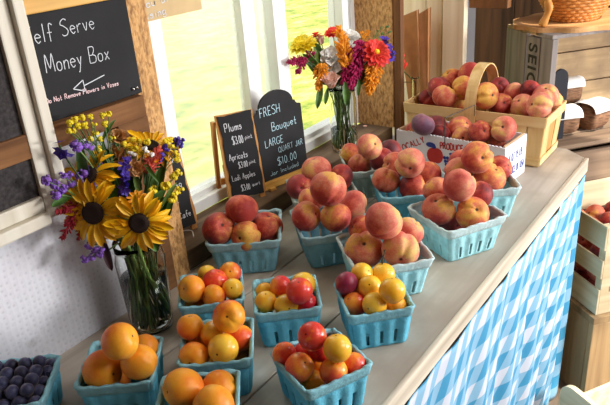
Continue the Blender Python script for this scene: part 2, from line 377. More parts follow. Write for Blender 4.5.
O1, O2, O3 = srgb(250, 178, 50), srgb(244, 148, 36), srgb(228, 96, 40)
M['apricot'] = fruit_mat('orange apricot skin', [(0.3, O1), (0.55, O2), (0.78, O3)], 0.08, 0.42, 0.9, 0.05)
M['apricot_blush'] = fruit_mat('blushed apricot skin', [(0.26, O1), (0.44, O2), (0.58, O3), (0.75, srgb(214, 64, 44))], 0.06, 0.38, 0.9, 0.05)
M['plum_yellow'] = fruit_mat('yellow plum skin', [(0.3, srgb(252, 206, 70)), (0.6, srgb(250, 180, 40)), (0.8, srgb(236, 130, 40))], 0.0, 0.3, 0.8, 0.0, coat=0.2)
M['plum_red'] = fruit_mat('red plum skin', [(0.22, srgb(244, 140, 50)), (0.36, srgb(228, 74, 52)), (0.6, srgb(206, 38, 54)), (0.8, srgb(150, 24, 50))], 0.0, 0.28, 0.9, 0.0, coat=0.25)
M['plum_purple'] = fruit_mat('purple plum skin', [(0.3, srgb(150, 44, 70)), (0.6, srgb(110, 28, 62)), (0.8, srgb(70, 20, 50))], 0.1, 0.35, 0.9, 0.0)
M['plum_orange'] = fruit_mat('orange red plum skin', [(0.26, srgb(250, 186, 60)), (0.42, srgb(244, 140, 54)), (0.58, srgb(232, 88, 62)), (0.75, srgb(212, 52, 56))], 0.0, 0.32, 0.85, 0.03, coat=0.15)
M['blueberry'] = fruit_mat('dusty blueberry skin', [(0.3, srgb(70, 76, 112)), (0.5, srgb(38, 42, 76)), (0.75, srgb(20, 20, 40))], 0.25, 0.55, 1.2, 0.1)
M['fruit_stem'] = plain('brown fruit stem', srgb(70, 56, 30), 0.7, 0.1, 40)
def pulp(name, c): return plain(name, c, 0.85, 0.07, 60, 0.35, 0.2, bscale=260)
M['pulp_teal'] = pulp('teal moulded pulp', srgb(104, 188, 214)); M['rim_teal'] = pulp('teal pulp rim', srgb(140, 196, 210))
M['pulp_pale'] = pulp('pale aqua moulded pulp', srgb(170, 226, 234)); M['rim_pale'] = pulp('pale aqua pulp rim', srgb(204, 228, 230))
M['pulp_grey'] = pulp('grey green moulded pulp', srgb(160, 184, 178)); M['rim_grey'] = pulp('grey green pulp rim', srgb(184, 200, 194))
M['pulp_blue'] = pulp('dusty blue moulded pulp', srgb(134, 188, 206)); M['rim_blue'] = pulp('dusty blue pulp rim', srgb(166, 202, 212))

# ---------------------------------------------------------------- hand lettering (stroke font)
GL = {
'S': (7, ["6m4n1m0k2j5h6f4d1d0e"]), 'e': (5, ["0g4g4h2i0h0f2d4e"]), 'l': (2.5, ["1n1d"]), 'f': (5, ["5m3n2l2d", "0i4i"]),
'r': (4.5, ["0i0d", "0g2i4i"]), 'v': (5, ["0i2d4i"]), 'M': (9, ["0d1n4f7n8d"]), 'o': (5, ["2i0h0e2d4e4h2i"]), 'n': (5, ["0i0d", "0g2i4h4d"]),
'y': (5, ["0i2e", "4i1a0a"]), 'B': (7, ["0d0n", "0n4n5l3i0i", "3i6h6e4d0d"]), 'x': (5, ["0i4d", "4i0d"]), 'D': (7, ["0d0n3n6k6f3d0d"]),
'N': (7, ["0d0n", "0n6d", "6d6n"]), 't': (5, ["2m2e3d4e", "0i4i"]), 'R': (7, ["0d0n", "0n4n5l4j0i", "3i6d"]), 'm': (7, ["0i0d", "0g2i3h3d", "3g5i6h6d"]),
'F': (6, ["0n0d", "0n5n", "0i4i"]), 'w': (7, ["0i1d", "1d3h", "3h5d", "5d6i"]), 's': (5, ["4h2i0h2g4f2d0e"]), 'i': (2.5, ["1i1d", "1k1l"]),
'V': (7, ["0n3d", "3d6n"]), 'a': (5.5, ["4i1i0f1d3e4i", "4i4d"]), 'u': (5.5, ["0i0e2d4e4i", "4i4d"]), 'p': (5, ["0i0a", "0h2i4h4e2d0e"]),
'c': (5, ["4h2i0g0e2d4e"]), 'h': (5, ["0n0d", "0g2i4h4d"]), 'g': (5, ["4i1i0f1d4f", "4i4b2a0b"]), 'd': (5, ["4f2d0e0h2i4h", "4n4d"]),
'P': (6, ["0d0n", "0n4n5l4i0i"]), '$': (7, ["6m4n1m0k2j5h6f4d1d0e", "3o3c"]), '3': (6, ["0m3n5l3i", "3i6h5e2d0e"]), '.': (2.5, ["0d1d"]),
'0': (5.5, ["2n0k0f2d4f4k2n"]), '1': (3, ["0l1n", "1n1d"]), 'A': (7, ["0d3n", "3n6d", "1h5h"]), 'L': (6, ["0n0d", "0d5d"]), 'E': (6, ["5n0n", "0n0d", "0d5d", "0i4i"]),
'H': (7, ["0n0d", "6n6d", "0i6i"]), 'G': (7, ["6m3n0k0f3d6f6h4h"]), 'Q': (8, ["3n0k0f3d6f6k3n", "4f7c"]), 'U': (7, ["0n0f3d6f6n"]), 'T': (7, ["0n6n", "3n3d"]),
'J': (5, ["4n4f2d0f"]), 'I': (2.5, ["1n1d"]), 'C': (7, ["6l3n0k0f3d6f"]), 'q': (5, ["4i1i0f1d4f", "4i4a"]), '5': (6, ["5n0n", "0n0j4j5g3d0e"]), '9': (5, ["4k2i0k1n4m4k", "4k3d"]),
'Y': (6, ["0n3i", "6n3i3d"]), 'K': (6, ["0d0n", "5n0i5d"]), '4': (6, ["4d4n0g6g"]), 'W': (9, ["0n2d", "2d4k", "4k6d", "6d8n"]), 'k': (5, ["0d0n", "4i0g4d"]), 'b': (5, ["0n0d2d4f4h2i0h"]), 'O': (7, ["3n0k0f3d6f6k3n"]), ' ': (4, []) }
def ribbon(bm, pts, w, nrm):
    pts = [Vector(p) for p in pts]; prev = None
    for i, p in enumerate(pts):
        t = (pts[min(i + 1, len(pts) - 1)] - pts[max(i - 1, 0)]).normalized(); s = nrm.cross(t).normalized() * w * 0.5
        cur = [bm.verts.new(p + s), bm.verts.new(p - s)]
        if prev: bm.faces.new((prev[0], cur[0], cur[1], prev[1]))
        prev = cur
def write(parent, words, O, xd, zd, cap, mat, width=None, wt=None, label=None, jit=0.25, lift=0.0006):
    """chalk strokes lying on a board: O = left end of the base line, xd / zd = along and up the board"""
    O, xd, zd = Vector(O), Vector(xd).normalized(), Vector(zd).normalized(); nrm = xd.cross(zd)
    tot = sum(GL[c][0] + 1.6 for c in words) - 1.6
    s = cap / 10; k = (width / (tot * s)) if width else 1.0; w = wt or cap * 0.05
    bm = NB(); x = 0
    for c in words:
        gw, lines = GL[c]; dy = rnd(-jit, jit)
        for ln in lines:
            P = [(int(ln[i]) + x, ord(ln[i + 1]) - 100 + dy) for i in range(0, len(ln), 2)]
            P = smoothline([(a, b, 0) for a, b in P], 5)
            ribbon(bm, [O + xd * (p[0] * s * k) + zd * (p[1] * s) + nrm * lift for p in P], w, nrm)
        x += gw + 1.6
    o = link('chalk_writing', bm, M[mat], parent); o['label'] = label or ('chalk words ' + words)
    return o

# ---------------------------------------------------------------- setting
WY, WIN = 0.8957, 1.005          # face of the wall and face of the window
LZ = 0.045                       # top of the ledge under the window
bm = NB(); box(bm, (-1.6, -1.6, -0.84), (3.0, 1.1, -0.80)); struct('floor', bm, M['floor'])
bm = NB(); box(bm, (-1.6, -0.9, 1.55), (1.75, 1.35, 1.60)); struct('ceiling', bm, M['plank_mid'])  # unseen roof, its edges placed to keep the sun off the table
bm = NB(); box(bm, (-1.4, WY, -0.80), (0.735, WY + 0.03, 1.55)); struct('wall_left', bm, M['dimple'])
bm = NB(); box(bm, (0.735, WY + 0.002, -0.80), (1.70, WIN + 0.06, -0.001)); struct('wall_low', bm, M['dimple'])
bm = NB(); box(bm, (0.70, WIN, 1.25), (1.70, WIN + 0.06, 1.55)); box(bm, (0.775, WIN + 0.0, 0.0), (0.835, WIN + 0.05, 1.25)); struct('wall_window', bm, M['white_trim'])
struct('trim_1', B((0.722, WY - 0.006, 0.001), (0.772, WIN - 0.005, 1.55), 0.002), M['osb'])
bm = NB(); box(bm, (-30, 1.3, -0.9), (45, 60, -0.82)); struct('ground', bm, M['grass'])
# ledge under the window: one long timber
struct('sill_1', B((0.774, WY, 0.0), (1.655, WIN, LZ), 0.003), M['ledge'])
# window frame, stiles and panes
win = bpy.data.objects.new('window_1', None); COL.objects.link(win); win['kind'] = 'structure'
xa, xb = ony(154, 100, WIN).x, ony(171, 100, WIN).x
xm0, xm1 = ony(242, 0, WIN).x, ony(255.5, 0, WIN).x
xn0, xn1 = ony(271, 0, WIN).x, ony(283.5, 0, WIN).x
xj0 = ony(342, 0, WIN).x; ztop = 1.25
zb = ony(303, 140, WIN).z
link('stile', B((xa, WIN - 0.008, LZ), (xb, WIN + 0.05, ztop), 0.003), M['vinyl'], win)
link('bottom_rail', B((xb, WIN - 0.004, LZ + 0.001), (xj0, WIN + 0.05, zb - 0.012), 0.003), M['vinyl'], win)
link('bottom_track', B((xb, WIN + 0.012, zb - 0.0125), (xj0, WIN + 0.05, zb), 0.002), M['vinyl'], win)
link('stile', B((xm0, WIN + 0.006, zb), (xm1, WIN + 0.04, ztop), 0.003), M['vinyl'], win)
link('stile', B((xn0, WIN - 0.004, zb), (xn1, WIN + 0.045, ztop), 0.003), M['vinyl'], win)
bm = NB()
for k, (d0, d1, dep) in enumerate(((0, .03, .0), (.03, .05, .014), (.05, .072, .004), (.072, .10, -.008))): box(bm, (xj0 + d0, WIN + dep, LZ), (xj0 + d1, WIN + 0.05, ztop))
link('jamb', bm, M['vinyl'], win)
o = link('pane', B((xb, WIN + 0.026, zb - 0.004), (xn0 + 0.004, WIN + 0.029, ztop), 0), M['pane_haze'], win); o['label'] = 'pale hazy screened pane'
link('pane', B((xn1 - 0.004, WIN + 0.026, zb - 0.004), (xj0, WIN + 0.029, ztop), 0), M['pane'], win)
# return wall of strand board beside the window, brown stud, end walls of planks
EX = 1.645
bm = NB(); box(bm, (EX, 0.888, LZ + 0.0), (EX + 0.012, WIN + 0.05, 1.55)); struct('wall_return', bm, M['osb'])
struct('trim_2', B((EX + 0.004, 0.863, 0.0), (EX + 0.026, 0.887, 1.55), 0.002), M['stud'])
PX = 1.90
def yat(px): return onx(px, 40, PX).y
bm = NB(); box(bm, (PX + 0.001, 0.9, -0.8), (PX + 0.03, 1.03, 1.55)); struct('wall_back', bm, M['plank_dark'])
ys = [yat(396), yat(429), yat(446.5), yat(468)]
def plank(a, b, x, mat, z0=-0.8, z1=1.55, t=0.022): return struct('trim_3', B((x, min(a, b) + 0.001, z0), (x + t, max(a, b) - 0.001, z1), 0.002), M[mat])
plank(ys[0] + 0.05, ys[1], PX - 0.024, 'plank_light'); plank(ys[1], ys[2] + 0.006, PX - 0.024, 'plank_light'); plank(ys[2], ys[3], PX - 0.034, 'plank_light', t=0.03)
struct('trim_4', B((PX - 0.004, yat(506), onx(480, 8, PX).z), (PX + 0.03, ys[3] - 0.001, 0.62), 0.002), M['stud'])
DX = 2.72
bm = NB(); y0 = onx(475, 30, DX).y
yy = y0; first = True
for w in (0.165, 0.14, 0.18, 0.17, 0.16, 0.17, 0.18, 0.17, 0.17):
    struct('trim_5', B((DX, yy - w + 0.002, -0.8), (DX + 0.025, yy, 1.55), 0.002), M['plank_dark']); yy -= w
bm.free()
bm = NB(); box(bm, (-0.75, -0.7, -0.8), (-0.72, 0.89, 1.55)); struct('shade_wall_near', bm, M['plank_dark'])  # unseen wall behind the camera, added to cut sky light on the left
bm = NB(); box(bm, (-0.75, -0.75, -0.8), (0.40, -0.72, 1.55)); struct('shade_wall_front', bm, M['plank_dark'])  # unseen wall added to keep the lower left dark
bm = NB(); box(bm, (2.9, -1.0, -0.80), (2.92, 1.6, 1.55)); struct('wall_far', bm, M['lilac'])  # its lilac colour plays the outside light in the plank gap

# ---------------------------------------------------------------- table
tb = thing('produce_table', 'long weathered grey plank table loaded with fruit baskets along the white wall', 'table', (1.0, 0.63, -0.8))
TL = tb.location
def tpart(name, lo, hi, mat, bev=0.002): return link(name, B(Vector(lo) - TL, Vector(hi) - TL, bev), M[mat], tb)
tpart('plank', (-0.35, 0.7370, -0.026), (1.795, 0.8950, 0), 'table')
tpart('plank', (-0.35, 0.5462, -0.026), (1.79, 0.7330, 0), 'table')
o = NB()
vs = [(-0.35, 0.372), (-0.35, 0.5422), (1.785, 0.5422), (1.785, 0.42), (1.735, 0.3605)]
f = [o.verts.new(Vector((x, y, 0)) - TL) for x, y in vs]; g = [o.verts.new(Vector((x, y, -0.026)) - TL) for x, y in vs]
o.faces.new(f[::-1]); o.faces.new(g)
for k in range(5): o.faces.new((f[k], f[(k + 1) % 5], g[(k + 1) % 5], g[k]))
bmesh.ops.recalc_face_normals(o, faces=o.faces[:]); link('plank', o, M['table'], tb)
o = NB(); box(o, (-0.35, -0.004, -0.038), (1.737, 0.006, 0.0012), None, 0.003)
for v in o.verts: v.co = Vector((v.co.x, v.co.y + 0.374 - 0.0085 * (v.co.x + 0.35) - 0.003, v.co.z)) - TL
pp = link('edge_strip', o, M['tabledge'], tb); pp['label'] = 'pale worn front edge strip'
for x in (0.0, 1.55):
    for y in (0.42, 0.86): tpart('leg', (x, y - 0.02, -0.8), (x + 0.06, y + 0.03, -0.027), 'stud')
tpart('cross_beam', (-0.3, 0.44, -0.09), (1.62, 0.465, -0.0265), 'stud')

# gingham cloth hanging from the front edge
cl = thing('tablecloth', 'blue and white gingham cloth hanging from the front edge of the plank table', 'tablecloth', (1.2, 0.36, -0.5))
def clothy(x, z):
    d = -0.045 - z
    return 0.3655 - 0.0085 * (x + 0.35) + 0.002 + 0.018 * d + (0.010 * math.sin(x * 34 + 2.6 * d) + 0.006 * math.sin(x * 71 + 1 + 4 * d)) * min(1, 0.15 + d * 2.4) + 0.0015 * math.sin(x * 55) * max(0, 1 - d * 9)
def clothpart(name, x0, x1, nx, mat, kx=1.0, sh=0.0):
    bm = NB(); nz = 46; uvl = bm.loops.layers.uv.new('UVMap'); V = []
    for j in range(nz + 1):
        row = []
        for i in range(nx + 1):
            x = x0 + (x1 - x0) * i / nx; z0 = -0.0405 - 0.0015 * abs(math.sin(x * 16)) ; z = z0 + (-0.792 - z0) * j / nz
            row.append((bm.verts.new(Vector((x, clothy(x, z), z)) - cl.location), (x, z)))
        V.append(row)
    for j in range(nz):
        for i in range(nx):
            q = (V[j][i], V[j][i + 1], V[j + 1][i + 1], V[j + 1][i]); f = bm.faces.new([a[0] for a in q])
            for lp, a in zip(f.loops, q): lp[uvl].uv = (a[1][0] * kx - a[1][1] * sh if kx else 0.066, a[1][1])
    o = link(name, bm, M[mat], cl, True); md = o.modifiers.new('thick', 'SOLIDIFY'); md.thickness = 0.0016; md.offset = 0
    return o
clothpart('cloth_panel', 0.1, 1.652, 150, 'gingham', 1.45, 0.85)
h = clothpart('hem_band', 1.6522, 1.724, 10, 'gingham_hem', 0); h['label'] = 'folded side hem with darker blue checks'

# ---------------------------------------------------------------- chalkboards on the wall
XD, ZD = Vector((1, 0, 0)), Vector((0, 0, 1))
# brown rail carrying the self serve board
rl = tag(link('wooden_rail', B((0.30, 0.868, 0.352), (0.716, WY - 0.0005, 0.3895), 0.003), M['rail']), 'rough brown timber rail under the self serve chalkboard', 'rail')
BY = 0.884
sb = thing('chalkboard', 'black chalkboard on the wall reading Self Serve Money Box with an arrow', 'chalkboard', (0.55, BY, 0.39))
def lc(v, t): return Vector(v) - t.location
sbb = link('board', B(lc((0.36, BY, 0.390), sb), lc((0.727, BY + 0.0095, 0.55), sb), 0.001), M['chalk_black'], sb)
link('top_strip', B(lc((0.36, BY - 0.004, 0.5502), sb), lc((0.727, BY + 0.0095, 0.573), sb), 0.002), M['pine'], sb)
def wall_words(t, y, words, p0, p1, cap, mat, wt=None, host=None):
    a, b = ony(*p0, y), ony(*p1, y); d = b - a
    return write(host or t, words, a - t.location, d, (-d.z, 0, d.x), cap, mat, width=d.length, wt=wt, lift=0.0008)
wall_words(sb, BY, 'Self', (25.5, 45), (54, 40.5), 0.026, 'chalk', host=sbb); wall_words(sb, BY, 'Serve', (62.5, 36), (95, 28), 0.024, 'chalk', host=sbb)
wall_words(sb, BY, 'Money', (46.5, 73), (83, 65), 0.027, 'chalk', host=sbb); wall_words(sb, BY, 'Box', (90, 63), (110, 59), 0.025, 'chalk', host=sbb)
wall_words(sb, BY, 'Do Not Remove Flowers in Vases', (46, 104), (118.5, 85), 0.0078, 'chalk_pink', wt=0.0011, host=sbb)
bm = NB(); A = [ony(*p, BY) - sb.location + Vector((0, -0.0008, 0)) for p in ((73, 89), (82.5, 80), (85, 91), (73, 89), (84, 85.5), (104, 75))]
nn = Vector((0, -1, 0))
for a, b in ((0, 1), (1, 2), (2, 3), (4, 5)): ribbon(bm, [A[a], A[b]], 0.0016, nn)
o = link('chalk_arrow', bm, M['chalk'], sbb); o['label'] = 'white chalk arrow pointing left'
bm = NB(); p = ony(135, 88, BY) - sb.location; tube(bm, [p + Vector((-0.004, -0.002, 0)), p + Vector((0, -0.006, 0.002)), p + Vector((0.004, -0.003, -0.001))], 0.0016, 6); blob(bm, p + Vector((-0.006, -0.002, 0)), 0.003)
o = link('screw_hook', bm, M['steel'], sb, True)
struct('trim_6', B((0.655, 0.874, 0.001), (0.7215, WY - 0.0005, 0.3515), 0.002), M['rail'])
# kraft paper note behind it
kn = thing('paper_note', 'tan kraft paper note with white handwriting right of the self serve board', 'note', (0.8, 0.8942, 0.502))
k0 = ony(202, 9, 0.894)
kns = link('sheet', B((-0.098, -0.0008, 0.0), (k0.x - 0.8, 0.0008, 0.13), 0), M['kraft_note'], kn)
wall_words(kn, 0.8934, 'purchasing', (120, 28.5), (166, 13.5), 0.014, 'chalk', wt=0.0014, host=kns)
wall_words(kn, 0.8934, 'ts you are', (126, 14), (175, -1), 0.014, 'chalk', wt=0.0014, host=kns)
# white framed chalkboard at the far left
FY = 0.862
fb = thing('framed_chalkboard', 'dusty dark chalkboard in a thick white painted frame at the left edge', 'chalkboard', (0.2, FY, 0.245))
xr = ony(45.5, 100, FY).x; xi = ony(19, 100, FY).x; zb_ = ony(0, 243.6, FY).z; zi_ = ony(0, 215.7, FY).z
fbb = link('board', B(lc((-0.35, FY + 0.012, zi_ - 0.01), fb), lc((xi + 0.006, FY + 0.02, 1.0), fb), 0), M['chalk_grey'], fb)
def fbar(name, lo, hi):
    bm = NB(); lo, hi = lc(lo, fb), lc(hi, fb); box(bm, lo, hi, None, 0.003)
    return link(name, bm, M['cream_paint'], fb)
fbar('frame_stile', (xi, FY + 0.004, zb_), (xi + (xr - xi) * 0.55, FY + 0.033, 1.0)); fbar('frame_moulding', (xi + (xr - xi) * 0.56, FY - 0.006, zb_), (xr, FY + 0.033, 1.0))
fbar('frame_rail', (-0.35, FY + 0.004, zb_ + 0.016), (xi - 0.0005, FY + 0.033, zi_)); fbar('frame_moulding', (-0.35, FY - 0.006, zb_ - 0.004), (xi - 0.0005, FY + 0.033, zb_ + 0.0155))
write(fbb, 'en', lc(ony(-9, 163, FY + 0.012), fb) + Vector((0, -0.001, 0)), XD, ZD, 0.03, 'chalk_pink', wt=0.0025, label='pink chalk letters')

# ---------------------------------------------------------------- small chalkboard signs on the ledge
def local_root(name, label, base, yaw, cat='sign'):
    return thing(name, label, cat, base, (0, 0, math.radians(yaw)))
def tilt_pt(x, y, z, t): return Vector((x, y * math.cos(t) + z * math.sin(t), z * math.cos(t) - y * math.sin(t)))
def live_edge(w, h, seed, amp=0.0022):
    rr = random.Random(seed); P = []
    def side(a, b, n):
        for k in range(n): P.append((a[0] + (b[0] - a[0]) * k / n + (rr.uniform(-amp, amp)), a[1] + (b[1] - a[1]) * k / n + rr.uniform(-amp, amp)))
    side((0, 0), (w, 0), 6); side((w, 0), (w, h), 12); side((w, h), (0, h), 6); side((0, h), (0, 0), 12)
    return P
def aframe(label, base, yaw, w, h, lines, seed, tl=0.17, spread=0.055, zoff=0.012):
    t = local_root('sandwich_board', label, base, yaw)
    R = Matrix.Rotation(-tl, 4, 'X')
    back = prism(NB(), live_edge(w + 0.012, h + 0.002, seed, 0.0016), 0.006, R @ Matrix.Translation((-0.007, 0.0015, zoff)))
    link('wood_backing', back, M['pine_z'], t)
    cf = link('chalk_face', prism(NB(), live_edge(w, h, seed + 1), 0.0022, R @ Matrix.Translation((0, -0.001, zoff))), M['chalk_black'], t)
    for x in (-0.008, w - 0.012): link('front_leg', box(NB(), (x, 0.002, 0.0), (x + 0.014, 0.010, h * 0.5), R, 0.001), M['pine_z'], t)
    yt = math.sin(tl) * h; zt = math.cos(tl) * h
    for x in (-0.014, w - 0.004):
        a = math.atan2(spread - (yt - spread * 0), 1) if False else 0
        bm = NB(); tube(bm, [(x, spread, 0.004), (x + 0.003, yt + 0.010, zt)], 0.0066, 4); link('rear_leg', bm, M['pine_z'], t)
    bm = NB(); box(bm, (-0.012, spread * 0.78 - 0.004, 0.04), (w, spread * 0.78 + 0.003, 0.055), None, 0.001); link('cross_bar', bm, M['pine_z'], t)
    up = Vector((0, math.sin(tl), math.cos(tl))); nrm = Vector((0, -math.cos(tl), math.sin(tl)))
    for (words, x, z, cap, width) in lines:
        O = R @ Vector((x, -0.001, zoff + z)); write(cf, words, O, (1, 0, -0.0), up, cap, 'chalk', width=width, wt=cap * 0.085)
    return t
aframe('small black wooden sandwich board pricing plums, apricots and Lodi apples beside the window', onz(234.5, 205, LZ), -26, 0.080, 0.196,
       [('Plums', 0.010, 0.158, 0.019, 0.042), ('$3.00', 0.023, 0.127, 0.018, 0.027), ('pint', 0.055, 0.133, 0.010, 0.018), ('Apricots', 0.008, 0.092, 0.015, 0.046), ('$3.00', 0.027, 0.070, 0.014, 0.023), ('pint', 0.054, 0.074, 0.009, 0.016),
        ('Lodi Apples', 0.006, 0.044, 0.013, 0.058), ('$3.00', 0.024, 0.016, 0.014, 0.022), ('quart', 0.052, 0.021, 0.008, 0.020)], 3)
s3 = ony(193, 203, 0.955)
aframe('dark wooden chalkboard sign half hidden behind the sunflower bouquet', (s3.x - 0.097, s3.y + 0.014, LZ), -10, 0.098, 0.178,
       [('$5.', 0.064, 0.145, 0.014, 0.022), ('pies', 0.05, 0.112, 0.012, 0.032), ('$19', 0.062, 0.083, 0.014, 0.024), ('or', 0.055, 0.052, 0.012, 0.014), ('on Cafe', 0.04, 0.022, 0.014, 0.05)], 11, spread=0.05)
# arched sign
sa = local_root('arched_sign', 'black arched chalkboard sign reading Fresh Bouquet on a wooden base', onz(263, 191.5, LZ), -12.8)
tl = 0.06; R = Matrix.Rotation(-tl, 4, 'X'); w, hs = 0.150, 0.172
P = [(0, 0), (w, 0), (w, hs - 0.008)]
P += [(w - 0.008 - 0.018 * math.sin(a * PI / 2 / 5) * 0.5, hs - 0.008 + 0.012 * a / 5) for a in range(1, 6)]
P += [(w / 2 + 0.052 * math.cos(a), hs + 0.004 + 0.036 * math.sin(a)) for a in [PI * k / 14 for k in range(0, 15)]]
P += [(0.008 + 0.018 * math.sin(a * PI / 2 / 5) * 0.5, hs - 0.008 + 0.012 * a / 5) for a in range(5, 0, -1)] + [(0, hs - 0.008)]
sac = link('chalk_face', prism(NB(), P, 0.007, R @ Matrix.Translation((0, 0, 0.020))), M['chalk_black'], sa)
link('base_bar', B((-0.002, -0.010, 0.003), (w + 0.002, 0.018, 0.0195), 0.0015), M['pine'], sa)
for x in (0.012, w - 0.03): link('foot', B((x, -0.018, 0.0), (x + 0.016, 0.032, 0.0028 + 0.004), 0.001), M['pine'], sa)
up = Vector((0, math.sin(tl), math.cos(tl)))
for words, x, z, cap, width in (('FRESH', 0.022, 0.158, 0.021, 0.062), ('Bouquet', 0.052, 0.118, 0.020, 0.078), ('LARGE', 0.026, 0.083, 0.018, 0.056), ('QUART JAR', 0.064, 0.061, 0.014, 0.078), ('$10.00', 0.056, 0.030, 0.019, 0.062), ('Jar Included', 0.030, 0.010, 0.011, 0.09)):
    write(sac, words, R @ Vector((x, 0, 0.020 + z)), (1, 0, 0), up, cap, 'chalk_blue', width=width, wt=cap * 0.07)
